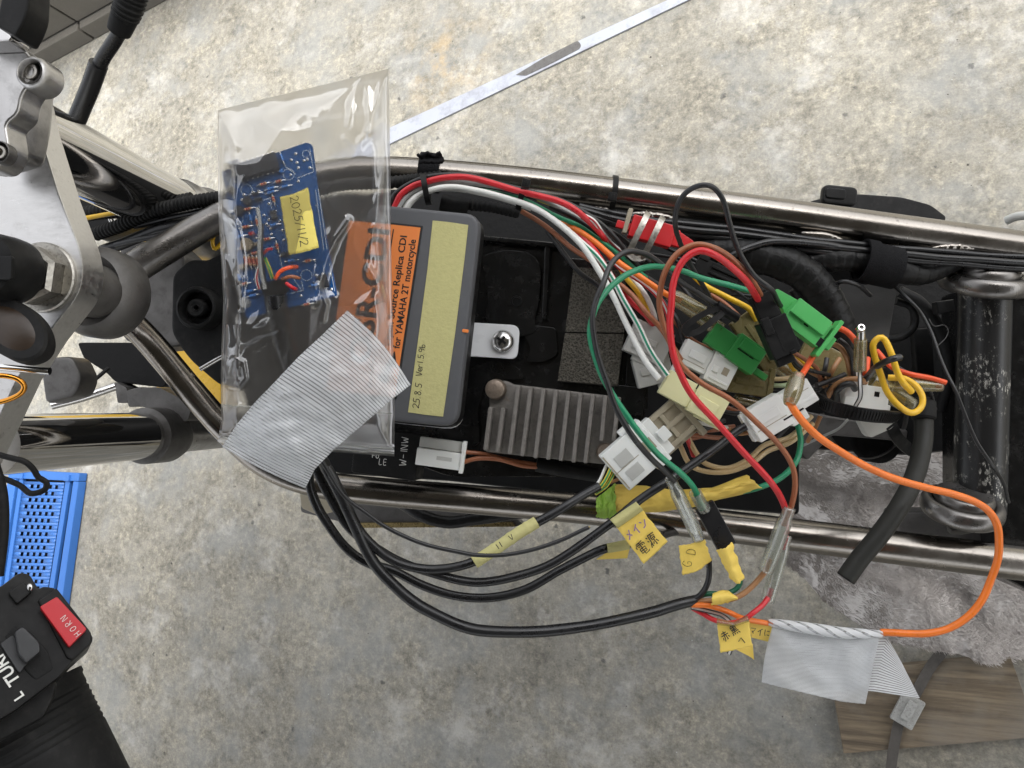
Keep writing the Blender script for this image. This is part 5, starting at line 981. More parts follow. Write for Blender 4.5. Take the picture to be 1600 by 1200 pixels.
b.lathe(q0, (ax*.5+CZ).normalized(), [(rr*1.05, -.0025), (rr*1.1, 0), (rr*.9, .0006), (rr*.6, .0006), (rr*.5, -.003), (0, -.0032)], 24); b.build('terminal_tip', K['steel'], label='hollow metal tip ring of the upright bullet terminal', cat='terminal tip')
sleeve('bullet_joint', 'frosted joint sleeve where the orange wires meet over the white three-pin connector', 'bullet joint', [(1248, 584, .371), (1233, 632, .366)], 25, 'pvyell', [(.0, .5, 9, 'redor'), (.15, .8, 16, 'olive'), (.6, 1.0, 11, 'orange')], lambda x: .62+.38*math.sin(math.pi*min(1, max(0, x)))**.6, SG)
sleeve('bullet_joint', 'tarnished brass bullet lying between the olive and white connectors', 'bullet joint', [(1148, 622, .408), (1190, 632, .408)], 14, 'pvyell', [(.05, .4, 11, 'brass'), (.42, .7, 12, 'brass'), (.72, .98, 10, 'brass')], None, SG)
sleeve('bullet_joint', 'tapered clear sleeve pointing right under the banded orange red wire', 'bullet joint', [(1392, 598, .405), (1472, 604, .402)], 27, 'pvyell', [(.5, .85, 10, 'steel'), (.8, 1.0, 7, 'redor')], lambda x: 1-.45*x, SG)
sleeve('bullet_joint', 'large frosted sleeve behind the lower half of the yellow loop', 'bullet joint', [(1360, 596, .418), (1425, 636, .415)], 34, 'pvyell', [(.1, .8, 12, 'yellow')], lambda x: 1-.25*x, SG)
sleeve('bullet_joint', 'clear sleeve with a dark wire slanting under the olive plug', 'bullet joint', [(1200, 560, .418), (1240, 588, .418)], 24, 'pvyell', [(.1, .9, 9, 'tan')], None, SG)
b = MB(); F = Fr(1118, 822, .385, 61.5); b.box(F, -38, 38, -16, 15, -10, 4, 2.2); b.build('shrink_tube', K['pvc'], label='flat black shrink tube block hanging between the clear sleeve and yellow tape', cat='shrink tube')

# black hairpin clip
b = MB(); b.band(spline(pxpath([(1120, 482, .375), (1098, 491, .374), (1078, 504, .373), (1069, 514, .373), (1076, 522, .373), (1092, 517, .374), (1110, 504, .375), (1128, 489, .377)]), .0008), .0028, .0028, ref=CZ); b.build('hairpin_clip', K['blackpl'], label='black hairpin shaped plastic clip over the clear sleeve', cat='clip')

# red fuse holder strapped with metal bands
fh = thing('fuse_holder', 'red plastic fuse holder bound with metal bands, beside the upper rail weld', 'fuse holder', P(1020, 362, .41))
F = Fr(1018, 362, .412, 16)
b = MB(); b.box(F, -34, 34, -18, 17, -14, 6, 2); b.build('body', K['redp'], fh)
b = MB(); b.box(F, 30, 44, -14, 12, -12, 2, 2); b.build('shoulder', K['redp'], fh)
b = MB(); b.prism(F, [(42, -13), (68, -4), (66, 8), (42, 12)], -10, 0, 1.5); b.build('cap', K['redp'], fh)
b = MB(); b.box(F, -56, -34, -4, 8, -8, 0, 1.5); b.build('nub', K['redp'], fh)
b = MB(); b.box(F, -44, -37, -26, 14, -10, 3, 1.5); b.build('cream_bar', K['beige'], fh)
for a in ((1011, 336, 984, 392), (1034, 343, 1007, 399)):
    b = MB(); b.band(spline(pxpath([(a[0]+2, a[1]-4, .415), (a[0], a[1], .404), ((a[0]+a[2])/2, (a[1]+a[3])/2, .4015), (a[2], a[3], .404), (a[2]-2, a[3]+6, .414)]), .001), .0032, .0006, ref=CZ); b.build('metal_band', K['zinc'], fh)
b = MB(); b.band(spline(pxpath([(980, 394, .407), (992, 404, .406), (1008, 402, .407)]), .001), .003, .0006, ref=CZ); b.build('band_end', K['zinc'], fh)

# taped harness
def taped(label, pts, r, seed, name='harness'):
    w_ = spline(pxpath(pts), .0006); rg = random.Random(seed); b = MB(); d = cdepth(w_[len(w_)//2]); sc_l = []
    for i in range(len(w_)):
        s = i*.0006; ph = (s/.0062+1.1*noise.noise(Vector((s*45, seed, 7)))) % 1
        sc_l.append(1+.035*ph-.02+.08*noise.noise(Vector((s*70, seed, 0)))+.03*noise.noise(Vector((s*300, seed, 2))))
    b.tube(w_, px2m(r, d), 26, sc_l); return b.build(name, K['vtape'], None, label, 'harness', 'harness branches wrapped in black tape', ang=60)
taped('fat harness branch wrapped in black tape, bending down behind the bright green connector', [(1075, 398, .442), (1110, 392, .438), (1160, 396, .435), (1215, 408, .432), (1258, 430, .432), (1286, 462, .434), (1304, 498, .436), (1318, 540, .44)], 27, 1)
taped('taped harness branch passing through the hook fabric wrap toward the cross tube', [(1230, 418, .44), (1270, 410, .437), (1310, 404, .434), (1350, 408, .434), (1400, 420, .436), (1440, 426, .44), (1480, 410, .442), (1520, 396, .446), (1620, 392, .45)], 20, 2)
taped('short taped harness end in the dark below the fat branch', [(1250, 445, .45), (1290, 500, .45), (1320, 525, .452)], 20, 3)

# looms on the left
def conduit(label, pts, r, pitch=.0024, group='corrugated wire conduits'):
    w_ = spline(pxpath(pts), pitch/4); d = cdepth(w_[len(w_)//2]); b = MB()
    b.tube(w_, px2m(r, d), 22, [1.0 if (i % 4) < 2 else .86 for i in range(len(w_))]); return b.build('conduit', K['rubber'], None, label, 'conduit', group, ang=30)
conduit('black corrugated conduit crossing from the steering head into the bag', [(150, 366, .455), (190, 352, .45), (235, 332, .445), (290, 318, .44), (345, 309, .438), (420, 300, .436)], 11)
conduit('upper corrugated conduit behind the yellow wire at the clamp plate', [(110, 340, .47), (150, 332, .466), (200, 328, .464), (250, 322, .462), (300, 312, .46)], 12)
conduit('corrugated conduit emerging from under the bag toward the hook fabric strap', [(470, 300, .428), (540, 288, .425), (610, 285, .424), (648, 281, .426), (690, 276, .43)], 10)
conduit('dark corrugated conduit inside the bundle arch beside the tray', [(690, 318, .428), (730, 320, .426), (770, 324, .426), (810, 333, .43)], 9)
b = MB(); b.tube(pxpath([(690, 316, .424), (712, 322, .424), (730, 324, .425)]), px2m(13, .424), 20); b.build('rubber_grommet', K['rubber'], label='black rubber grommet at the start of the dark conduit above the grey box', cat='grommet')
for lab, pts, ww in (('black sheathed loom below the corrugated conduit at the steering head', [(160, 392, .46), (210, 372, .456), (260, 356, .45), (310, 342, .446), (350, 330, .444), (420, 318, .44)], 18), ('thin black hose under the looms at the steering head', [(180, 383, .45), (230, 372, .446), (280, 358, .442), (345, 336, .44)], 9), ('glossy black strip of loom above the neck tube', [(210, 352, .458), (260, 342, .452), (310, 330, .446), (350, 322, .442)], 13)):
    wire(lab, 'pvc', ww, pts, .45, name='loom', group='plain black looms at the steering head', cat='loom', ns=18)

# ties, straps
def tie_round(label, px, py, d, axis_to, r, wd, head=None, group='black cable ties', mt='blackpl', th=.0011, name='cable_tie', squash=1.0):
    c = P(px, py, d); ax = (P(*axis_to)-c).normalized(); t = thing(name, label, 'cable tie' if 'tie' in name else 'strap', c, group); R = px2m(r, d)
    b = MB(); b.lathe(c, ax, [(R, -wd/2), (R+th, -wd/2), (R+th, wd/2), (R, wd/2), (R, -wd/2)], 48, cap=False); b.build('loop', K[mt], t)
    if head:
        F = Fr(head[0], head[1], head[2], head[3]); b = MB(); b.box(F, -6.5, 6.5, -6.5, 6.5, -5, 5, 1.2); b.box(F, -2.5, 2.5, -3, 3, 4.5, 6, .3); b.build('head', K[mt], t)
    return t
tie_round('cable tie on the wire bundle beside the hook fabric strap', 666, 296, .413, (720, 287, .413), 21, .0030)
tie_round('cable tie with its square head up, midway along the wire bundle', 817, 304, .412, (860, 318, .412), 22, .0030, (822, 287, .398, 12))
tie_round('cable tie clamped round the upper rail with its head inward', 958, 302, .44, (1000, 307, .44), 24.5, .0030, (957, 308, .423, 10))
tie_round('black hook fabric strap around the upper rail, above the box bundle', 672, 270, .44, (720, 275, .44), 26, .0115, None, 'hook fabric straps', 'velcro', .0016, 'fabric_strap')
b = MB(); b.grid(lambda u, v: P(655+36*u+3*math.sin(v*5), 254-14*v+2.5*math.sin(u*11)*v+2*noise.noise(Vector((u*9, v*3, 0))), .418+.003*math.sin(v*3)), 30, 10); b.build('strap_end', K['velcro'], label='frayed loose end of the fabric strap on the upper rail', cat='strap end', solid=.0014, ang=180)
hv = tie_round('wide black hook fabric wrap around the taped harness, near the cross tube', 1374, 414, .433, (1420, 424, .433), 27, .0195, None, 'hook fabric straps', 'velcro', .002, 'fabric_strap')
b = MB(); c = P(1354, 409, .433); ax = (P(1420, 424, .433)-c).normalized(); R = px2m(31, .433); b.lathe(c, ax, [(R, -.0035), (R+.0012, -.0035), (R+.0014, .003), (R, .003), (R, -.0035)], 48, cap=False); b.build('overlap', K['velcro'], hv)
# heavy releasable tie with teeth
ht = thing('cable_tie', 'thick black toothed cable tie curving under the white connector by the yellow loop', 'cable tie', P(1345, 642, .39), 'black cable ties')
tp = spline(pxpath([(1284, 612, .412), (1282, 624, .394), (1294, 634, .384), (1320, 642, .379), (1350, 648, .378), (1380, 651, .381), (1402, 651, .390), (1410, 640, .41)]), .0008)
b = MB(); b.band(tp, px2m(21, .385), .0012, ref=[(CAMPOS-q)+Vector((0, -.12, 0)) for q in tp]); b.build('strap', K['blackpl'], ht)
for i in range(3, len(tp)-3, 2):
    b = MB(); q = tp[i]; t = (tp[i+1]-tp[i-1]).normalized(); nn = ((CAMPOS-q)+Vector((0, -.12, 0))); nn = (nn-t*nn.dot(t)).normalized(); s = t.cross(nn)
    h = px2m(7.5, .385); a = .00028; top = [q+nn*.0011+s*h*sx+t*a*sy for sx, sy in ((-1, -1), (1, -1), (1, 1), (-1, 1))]
    b.hull(top, [p_-nn*.0008 for p_ in top]); b.build('tooth', K['blackpl'], ht)
b = MB(); rr = spline(pxpath([(1392, 664, .425), (1402, 684, .43), (1418, 700, .44), (1428, 706, .45)]), .001); b.band(rr, px2m(19, .43), .0012, ref=CZ+Vector((0, 0, .01))); b.build('tail', K['blackpl'], ht)

# black drum beyond the upper rail, and the hose bit at the right edge
dr = thing('drum', 'black round drum with a clip, jutting out behind the upper rail', 'drum', P(1370, 345, .56))
b = MB(); b.sheetpoly(P(1366, 320, .55), (CZ+UPZ*.4).normalized(), [(1252, 318, 5), (1284, 309, 5), (1340, 302, 10), (1410, 307, 10), (1455, 319, 8), (1480, 338, 5), (1470, 370, 5), (1260, 350, 5)], .035, .002); b.build('body', K['rubber'], dr)
b = MB(); F = Fr(1311, 305, .535, 6); b.box(F, -27, 27, -14, 16, -10, 6, 4, r=10); b.box(F, -24, 8, -8, 8, 4, 9, 2, r=6); b.build('clip', K['blackpl'], dr)
b = MB(); b.tube(spline(pxpath([(1572, 345, .47), (1590, 338, .465), (1620, 336, .46)]), .002), px2m(7, .465), 14); b.build('grey_hose_end', K['frost'], label='short pale hose end at the right edge beyond the upper rail', cat='hose')

# panel and cable under the lower rail
sg = thing('side_guard', 'grey side guard with a yellow edge, under the lower rail', 'guard', P(640, 805, .66))
on(P(640, 805, .66), NB, 0, [(470, 752, 6), (560, 772), (800, 806), (822, 822, 4), (560, 822, 4), (470, 800, 6)], .01, .001, 'panel', 'castd', sg)
on(P(640, 805, .655), NB, 0, [(552, 817, 1), (800, 816, 1), (806, 823, 1), (552, 825, 1)], .006, .0008, 'yellow_edge', 'brass', sg)
on(P(500, 780, .60), NB, 0, [(466, 756, 4), (510, 762, 3), (520, 800, 3), (498, 806, 4), (470, 794, 5)], .01, .0015, 'white_panel', 'beige', sg)
wire('twisted black loom dipping below the lower rail over the guard', 'vtape', 19, [(600, 770, .53), (629, 787, .52), (661, 806, .515), (700, 816, .515), (743, 812, .515), (790, 804, .52), (830, 800, .53)], .52, name='loom', group='plain black looms at the steering head', cat='loom', ns=16)

# ------------------------------------------------------------------ tape flags
def sheet(top, bot, dfun, nu=24, nv=18, jit=0.0):
    def fn(u, v):
        p = lerp_list(top, u).lerp(lerp_list(bot, u), v)
        return P(p.x+jit*noise.noise(Vector((v*6, u*3, 5))), p.y+jit*noise.noise(Vector((u*7, v*2, 8))), dfun(u, v))
    b = MB(); b.grid(fn, nu, nv); return b, fn
FG = 'yellow tape flags on the cables'
def flag(name, label, cat, top, bot, dfun, m='yellow', group=FG, write=None, **kw):
    b, fn = sheet(top, bot, dfun, **kw); t = thing(name, label, cat, fn(.5, .5), group)
    b.build('tape', K[m], t, solid=.0003, ang=60); return t
t = flag('tape_flag', 'big yellow flag lettered in purple and black, hanging from the power cable', 'tape flag', [(963, 824), (1003, 796)], [(1006, 881), (1043, 846)], lambda u, v: .376+.004*v, jit=1.5)
F = Fr(996, 828, .3760, -40); b = MB(); b.strokes(F, 'メイン', -20, 5, 14, 1.0, 1.9, .8); b.build('purple_lettering', K['purple'], t)
F = Fr(1014, 850, .3776, -39); b = MB(); b.strokes(F, '電源', -20, 8, 20, 1.02, 1.7, .8); b.build('black_lettering', K['pen'], t)
b, fn = sheet([(953, 812), (994, 784)], [(965, 825), (1005, 797)], lambda u, v: .3745-.0035*math.sin(math.pi*v)); b.build('wrap', K['maskt'], t, solid=.0003)
t = flag('tape_flag', 'crumpled yellow flag with smeared faint letters below the clear bullet sleeve', 'tape flag', [(1060, 853), (1078, 850), (1101, 843)], [(1067, 899), (1090, 892), (1112, 876)], lambda u, v: .384+.002*v-.0006*math.sin(u*3.1), jit=2)
F = Fr(1082, 880, .3832, -78); b = MB(); b.strokes(F, 'G', -8, -1, 14, 1, 1.0, .4); b.strokes(F, 'D', 12, 1, 14, 1, 1.0, .4); b.build('faint_lettering', K['brass'], t)
t = flag('tape_flag', 'square yellow flag with black characters below the coloured wire ends', 'tape flag', [(1120, 974), (1145, 976), (1170, 969)], [(1126, 1020), (1150, 1015), (1175, 1009)], lambda u, v: .381+.002*v, jit=1)
F = Fr(1143, 989, .3808, -33); b = MB(); b.strokes(F, '赤黒', -17, 6, 16, 1.05, 1.6, .8); F = Fr(1160, 1003, .3818, 0); b.strokes(F, 'へ', -7, 4, 14, 1, 1.5, .8); b.build('black_lettering', K['pen'], t)
b, fn = sheet([(1120, 966), (1146, 972), (1168, 962)], [(1120, 976), (1146, 979), (1171, 971)], lambda u, v: .380-.003*math.sin(math.pi*v)); b.build('wrap', K['pvyell'], t, solid=.0003)
t = flag('tape_flag', 'narrow yellow flag between the square flag and the striped tape, partly lettered', 'tape flag', [(1168, 966), (1200, 974), (1206, 979)], [(1174, 996), (1198, 1002), (1204, 1002)], lambda u, v: .394+.003*v)
F = Fr(1188, 988, .3925, 8); b = MB(); b.strokes(F, 'マイに', -16, 5, 11, 1.0, 1.3, .6); b.build('black_lettering', K['pen'], t)
flag('tape_flag', 'small folded yellow corner behind the square lettered flag', 'tape flag', [(1148, 1014), (1176, 1006)], [(1172, 1026), (1178, 1031)], lambda u, v: .398)
flag('tape_flag', 'yellow tape twisted to a point below the black shrink tube', 'tape flag', [(1119, 860), (1134, 856), (1143, 847)], [(1143, 906), (1153, 913), (1163, 904)], lambda u, v: .378-.004*math.sin(u*3.1)+.004*v, jit=3)
flag('tape_flag', 'small yellow wrap on the tan and dark green wires', 'tape flag', [(1113, 928), (1128, 922), (1138, 923), (1152, 934)], [(1112, 946), (1126, 944), (1138, 941), (1152, 936)], lambda u, v: .383-.003*math.sin(v*3.1), jit=2)
yw = flag('tape_wrap', 'long wrinkled yellow tape wrap with a green end, lying along the lower rail', 'tape wrap', [(960, 757), (1010, 760), (1055, 766), (1112, 762), (1167, 742)], [(962, 806), (1007, 801), (1055, 797), (1112, 784), (1193, 764)], lambda u, v: .404-.006*math.sin(math.pi*v)+.0025*noise.noise(Vector((u*9, v*3, 1)))+.001*noise.noise(Vector((u*25, v*12, 3))), nu=60, nv=24, jit=3)
b, fn = sheet([(931, 780), (945, 768), (961, 755)], [(933, 809), (948, 810), (963, 806)], lambda u, v: .4035-.0062*math.sin(math.pi*v)+.002*noise.noise(Vector((u*7, v*4, 6))), 20, 20, 3); b.build('green_end', K['gtape'], yw, solid=.0003)
mt_ = thing('masking_band', 'crinkled masking tape band with faint pen strokes round a black cable', 'masking tape', P(790, 847, .37), FG)
w_ = spline(pxpath([(741, 879, .371), (775, 857, .373), (810, 833, .375), (838, 816, .377)]), .0006); b = MB()
b.tube(w_, px2m(9.6, .374), 22, [1+.05*noise.noise(Vector((i*.5, 0, 0)))+.06*max(0, math.sin(i*.42))**6 for i in range(len(w_))]); b.build('tape', K['maskt'], mt_)
b = MB(); F = Fr(790, 846, .365, -34); b.strokes(F, 'II', -18, 4, 9, .7, 1.4, .6); b.strokes(F, 'V', 8, 3, 8, .7, 1.2, .6); b.build('pen_marks', K['pen'], mt_)
ft = thing('masking_band', 'dull tape flag on the outer left cable, behind the big lettered flag', 'masking tape', P(960, 862, .40), FG)
b, fn = sheet([(948, 850), (985, 842)], [(950, 864), (984, 858)], lambda u, v: .3925-.0035*math.sin(math.pi*v)); b.build('wrap', K['maskt'], ft, solid=.0003)
b, fn = sheet([(950, 862), (984, 856)], [(932, 874), (980, 872)], lambda u, v: .396+.004*v); b.build('tape', K['yellow'], ft, solid=.0003)

# ------------------------------------------------------------------ circuit board inside the bag
PB = P(436, 360, .372); NPC = toward(760, 620)
pb = thing('circuit_board', 'blue circuit board with soldered parts sealed inside the clear bag', 'circuit board', PB)
on(PB, NPC, 0, [(346, 267, 4), (479, 222, 5), (488, 226, 4), (496, 290, 3), (527, 462, 4), (384, 497, 4)], .0016, .0002, 'board', 'pcb', pb)
fp = lambda x, y, a=-18: Fr(x, y, cdepth(hit(x, y, PB, NPC)), a, NPC)
b = MB(); F = fp(404, 262, -17); b.box(F, -33, 33, -12, 13, 4, 13, 1.2); b.build('chip', K['chip'], pb)
b = MB()
for k in range(8):
    for s in (-1, 1): b.box(F, -30+k*8.2, -27+k*8.2, *((13, 17) if s > 0 else (-16, -12)), 0, 7, .3)
b.build('chip_legs', K['solder'], pb, kind='stuff')
b = MB(); F = fp(370, 265, -17); b.box(F, -9, 10, -13, 13, 2, 12, 1); b.build('usb_socket', K['steel'], pb)
b = MB(); F = fp(370, 265, -17); b.strokes(F, 'Y', 0, 0, 10, 1, 1, 12.2); b.box(F, -3, -1.5, -7, 4, 11.8, 12.3, .1); b.box(F, 2, 3.5, -5, 7, 11.8, 12.3, .1); b.build('socket_slots', K['chip'], pb)
for (x, y, r_, h, m, nm) in ((359, 342, 7.5, 16, 'capg', 'capacitor'), (385, 474, 8, 16, 'capg', 'capacitor'), (362, 298, 6, 8, 'chip', 'transistor'), (387, 383, 10, 9, 'brownc', 'film_capacitor'), (388, 315, 7, 9, 'chip', 'transistor'), (374, 330, 8, 8, 'chip', 'transistor'), (446, 320, 5, 6, 'chip', 'transistor')):
    b = MB(); F = fp(x, y); s = F.s; b.lathe(F.o, NPC, [(r_*s, 0), (r_*s, (h-1)*s), (r_*.92*s, h*s), (0, h*s)], 24); b.build(nm, K[m], pb)
def axial(x, y, a, L, r_, m, bands=()):
    F = fp(x, y, a); t0 = F(-L/2, 0, r_+1); t1 = F(L/2, 0, r_+1); w_ = [t0.lerp(t1, i/12) for i in range(13)]
    b = MB(); b.tube(w_, r_*F.s, 12, [1.1 if i in (1, 2, 10, 11) else (.85 if i in (0, 12) else .95) for i in range(13)]); o = b.build('resistor', K[m], pb)
    b = MB(); b.tube([F(-L/2-6, 0, 1), F(-L/2-3, 0, r_+1), F(L/2+3, 0, r_+1), F(L/2+6, 0, 1)], .8*F.s, 6); b.build('lead', K['solder'], o)
    if bands:
        b = MB()
        for q in bands: b.tube([F(q-.8, 0, r_+1), F(q+.8, 0, r_+1)], r_*1.03*F.s, 12)
        b.build('colour_bands', K['horn'], o)
for k in range(5): axial(385+k*6.2, 408+k*.6, 76, 15, 2.6, 'resist', (-3, 0, 3))
for x, y, a, m in ((412, 288, -16, 'resist'), (424, 295, -16, 'resb'), (424, 301, -16, 'resb'), (388, 327, -14, 'resist'), (385, 355, -12, 'resist'), (402, 348, 80, 'resist'), (418, 374, -12, 'resist'), (392, 455, -14, 'resb'), (396, 462, -14, 'resb'), (441, 247, 70, 'resb'), (376, 370, -14, 'resb')): axial(x, y, a, 11, 2.3, m, (-2, 1.5) if m == 'resist' else ())
rg = random.Random(14)
for x, y, a, m in ((400, 303, -14, 'chip'), (392, 341, 78, 'resb'), (428, 312, 74, 'resist'), (436, 284, -15, 'resist'), (446, 292, -15, 'resb'), (380, 388, -12, 'resist'), (428, 352, -12, 'resb'), (434, 386, 76, 'resist'), (398, 396, -12, 'resist'), (374, 434, 78, 'resb'), (383, 444, -12, 'resist'), (456, 408, -12, 'resb'), (482, 408, -10, 'resist'), (492, 446, -12, 'resb'), (480, 476, -12, 'resist')): axial(x, y, a, 10, 2.3, m, (-2, 1.5) if m == 'resist' else ())
for x, y, w_, h_, t_, m, nm in ((404, 312, 12, 5, 7, 'chip', 'transistor'), (440, 268, 6, 5, 6, 'resb', 'trimmer'), (446, 398, 12, 6, 6, 'chip', 'transistor'), (506, 440, 14, 20, 5, 'chip', 'chip'), (380, 418, 9, 8, 10, 'brownc', 'film_capacitor'), (394, 366, 8, 5, 8, 'horn', 'red_capacitor'), (428, 336, 10, 14, 5, 'chip', 'chip'), (404, 382, 10, 6, 8, 'brownc', 'film_capacitor')):
    b = MB(); F = fp(x, y, -14); b.box(F, -w_/2, w_/2, -h_/2, h_/2, 0, t_, .8); b.build(nm, K[m], pb)
b = MB()
def ring(x, y, r_, w=.7): F = fp(x, y); b.lathe(F.o+NPC*.00002, NPC, [((r_-w)*F.s, 0), ((r_-w)*F.s, .00008), (r_*F.s, .00008), (r_*F.s, 0), ((r_-w)*F.s, 0)], 24, cap=False)
def line(x0, y0, x1, y1, w=.45):
    d = Vector((x1-x0, y1-y0)).normalized(); n = Vector((-d.y, d.x))*w; p0, p1 = Vector((x0, y0)), Vector((x1, y1)); b.sheetpoly(PB+NPC*.0001, NPC, [tuple(p0+n), tuple(p1+n), tuple(p1-n), tuple(p0-n)], .0001)
for q in ((451, 272, 9), (385, 296, 9), (479, 430, 9), (372, 343, 8), (478, 240, 6)): ring(*q)
for q in ((438, 238, 446, 260), (446, 260, 462, 272), (484, 232, 490, 268), (464, 278, 490, 268), (414, 388, 434, 385), (434, 385, 442, 424), (455, 430, 472, 455), (455, 458, 474, 454), (474, 454, 471, 438), (505, 415, 512, 456), (515, 412, 523, 455), (402, 315, 422, 309), (422, 309, 424, 326), (404, 320, 408, 346), (493, 296, 506, 390), (497, 295, 511, 390)): line(*q)
b.build('silkscreen', K['silk'], pb)
b = MB()
for k in range(11): F = fp(354.5+k*.9, 272+k*3.6, 74); b.box(F, -1.2, 1.2, -2.2, 2.2, -.3, .25, .1)
b.text(fp(356, 312, -104), 'CDI BOARD', 0, 0, 7, 0, .3) if False else None
b.build('print_row', K['silk'], pb)
b = MB(); rg = random.Random(5); pads = [(462, 240), (455, 250), (464, 254), (475, 251), (480, 249), (466, 262), (484, 262), (454, 273), (420, 343), (416, 350), (423, 357), (412, 336), (466, 283), (420, 318), (430, 330), (437, 345), (441, 360), (444, 375), (494, 430), (504, 428), (515, 428), (518, 452), (395, 300), (381, 304), (378, 312), (404, 298), (366, 283), (360, 330), (400, 372), (424, 366), (438, 400), (400, 440), (414, 447), (470, 462)]
for x, y in pads: F = fp(x, y); b.lathe(F.o, NPC, [(2.4*F.s, .00002), (2.2*F.s, .0002), (1.1*F.s, .0004), (.8*F.s, .0001), (0, .0001)], 12)
for k in range(26):
    x, y = rg.uniform(356, 500), rg.uniform(290, 450); F = fp(x, y); b.ball(F.o, rg.uniform(.9, 1.6)*F.s, 8, (1, 1, .6))
b.build('solder_joints', K['solder'], pb, kind='stuff')
b = MB(); F = fp(432, 452, -12); b.box(F, -20, 20, -12, 8, 2, 14, 1.5); b.build('cable_tie_block', K['blackpl'], pb)
for m, w_, pts in (('whiter', 6, [(405, 452, .366), (401, 436, .365), (404, 420, .366), (410, 408, .368)]), ('grey', 6, [(414, 452, .365), (408, 425, .364), (405, 390, .364), (406, 350, .365), (402, 325, .367)]), ('black', 5, [(417, 452, .366), (412, 425, .365), (409, 390, .365), (410, 350, .366)]), ('yelg', 6, [(426, 436, .365), (420, 418, .364), (414, 404, .367)]), ('redor', 6.5, [(430, 436, .364), (438, 424, .363), (452, 418, .364), (464, 417, .368)]),
                 ('brown', 6, [(440, 436, .365), (455, 432, .364), (468, 435, .367)]), ('red', 6, [(447, 442, .365), (456, 449, .365), (463, 452, .368)]), ('red', 5, [(412, 396, .367), (418, 390, .365), (424, 389, .368)]), ('black', 6, [(424, 460, .366), (428, 490, .369), (436, 540, .376), (450, 590, .385)]), ('black', 6, [(436, 460, .366), (442, 500, .37), (455, 545, .378), (470, 590, .386)])):
    wire(None, m, w_, pts, name='lead_wire', parent=pb)
b = MB(); w_ = spline(pxpath([(430, 458, .367), (434, 490, .371), (445, 540, .378), (468, 600, .386), (490, 660, .385), (495, 705, .375)]), .002); b.tube(w_, px2m(17, .37), 20); b.build('board_cable', K['pvc'], pb)
yl = thing('paper_slip', 'yellow slip dated in pen, lying on the circuit board in the bag', 'paper slip', P(467, 345, .364))
b, fn = sheet([(437, 308), (458, 303), (481, 293)], [(452, 399), (478, 393), (498, 387)], lambda u, v: .3635-.0015*math.sin(u*3.1)+.001*v, jit=1.2); b.build('paper', K['ypaper'], yl, solid=.0002)
b = MB(); F = Fr(458, 309, .3605, 77.5); b.strokes(F, '2025/11/2', -2, 5, 13, {'0': .8, '5': .72, '/': .6, '1': .55, '2': .78}, 1.2, .8); b.build('date_handwriting', K['pen'], yl)

# ------------------------------------------------------------------ clear zip bag: two films welded at the rim
BLf = [(340, 172), (340.5, 250), (341, 330), (345, 400), (349, 470), (346, 540), (345, 600), (346, 655), (340, 691)]
BRt = [(607, 107), (609, 200), (610.5, 300), (611, 380), (613, 470), (615, 560), (617, 640), (616, 713)]
BTp = [(340, 172), (430, 150), (520, 129), (607, 107)]; BBt = [(340, 691), (430, 699), (520, 706), (616, 713)]
RIDGE = [([(544, 345), (525, 372), (512, 400), (500, 440), (494, 470)], 5.0, 4.2), ([(545, 196), (550, 160), (560, 134), (570, 122), (576, 150), (577, 205)], 4.5, 3.4), ([(577, 205), (590, 160), (596, 126), (604, 118)], 4.5, 3.2), ([(577, 205), (600, 190), (608, 196)], 5, 3.0), ([(540, 215), (556, 226), (577, 205)], 5, 2.8), ([(548, 250), (565, 225), (590, 205)], 6, 2.2),
         ([(600, 270), (594, 300), (590, 330), (587, 352)], 3.5, 2.8), ([(583, 352), (578, 385), (576, 420)], 3, 2.0), ([(576, 420), (592, 445), (604, 480), (610, 505)], 4, 3.2), ([(560, 480), (580, 462), (598, 445), (606, 400)], 7, 2.6), ([(344, 372), (356, 410), (366, 445), (377, 482)], 4, 3.6), ([(366, 340), (376, 372), (381, 405), (380, 440)], 4, 3.2), ([(377, 482), (382, 435)], 3, 2.4), ([(345, 330), (360, 345), (371, 352)], 4, 2.8), ([(349, 470), (362, 500), (372, 545), (360, 580)], 5, 2.6),
         ([(364, 545), (400, 525), (430, 515)], 5, 2.4), ([(405, 500), (440, 482), (490, 475), (520, 462)], 6, 2.2), ([(352, 575), (364, 560), (380, 566), (383, 590), (372, 606), (354, 603)], 3.4, 2.4), ([(445, 520), (440, 560), (450, 610)], 5, 2.0), ([(350, 633), (420, 636), (500, 640), (612, 647)], 3.0, 1.5), ([(530, 660), (560, 640), (600, 655)], 9, 2.4), ([(497, 445), (510, 475), (505, 500)], 3.4, 2.4), ([(352, 300), (349, 330), (356, 360)], 4, 2.0),
         ([(355, 185), (348, 215), (360, 260)], 10, 2.4), ([(345, 690), (372, 675), (420, 660)], 8, 2.6), ([(470, 690), (520, 672), (580, 690)], 8, 2.2)]
def segd(px, py, poly):
    best = 1e9
    for (ax, ay), (bx_, by_) in zip(poly, poly[1:]):
        dx, dy = bx_-ax, by_-ay; t = max(0, min(1, ((px-ax)*dx+(py-ay)*dy)/(dx*dx+dy*dy)))
        best = min(best, (px-ax-t*dx)**2+(py-ay-t*dy)**2)
    return best**.5
RB = [(min(q[0] for q in r[0])-4*r[1], max(q[0] for q in r[0])+4*r[1], min(q[1] for q in r[0])-4*r[1], max(q[1] for q in r[0])+4*r[1]) for r in RIDGE]
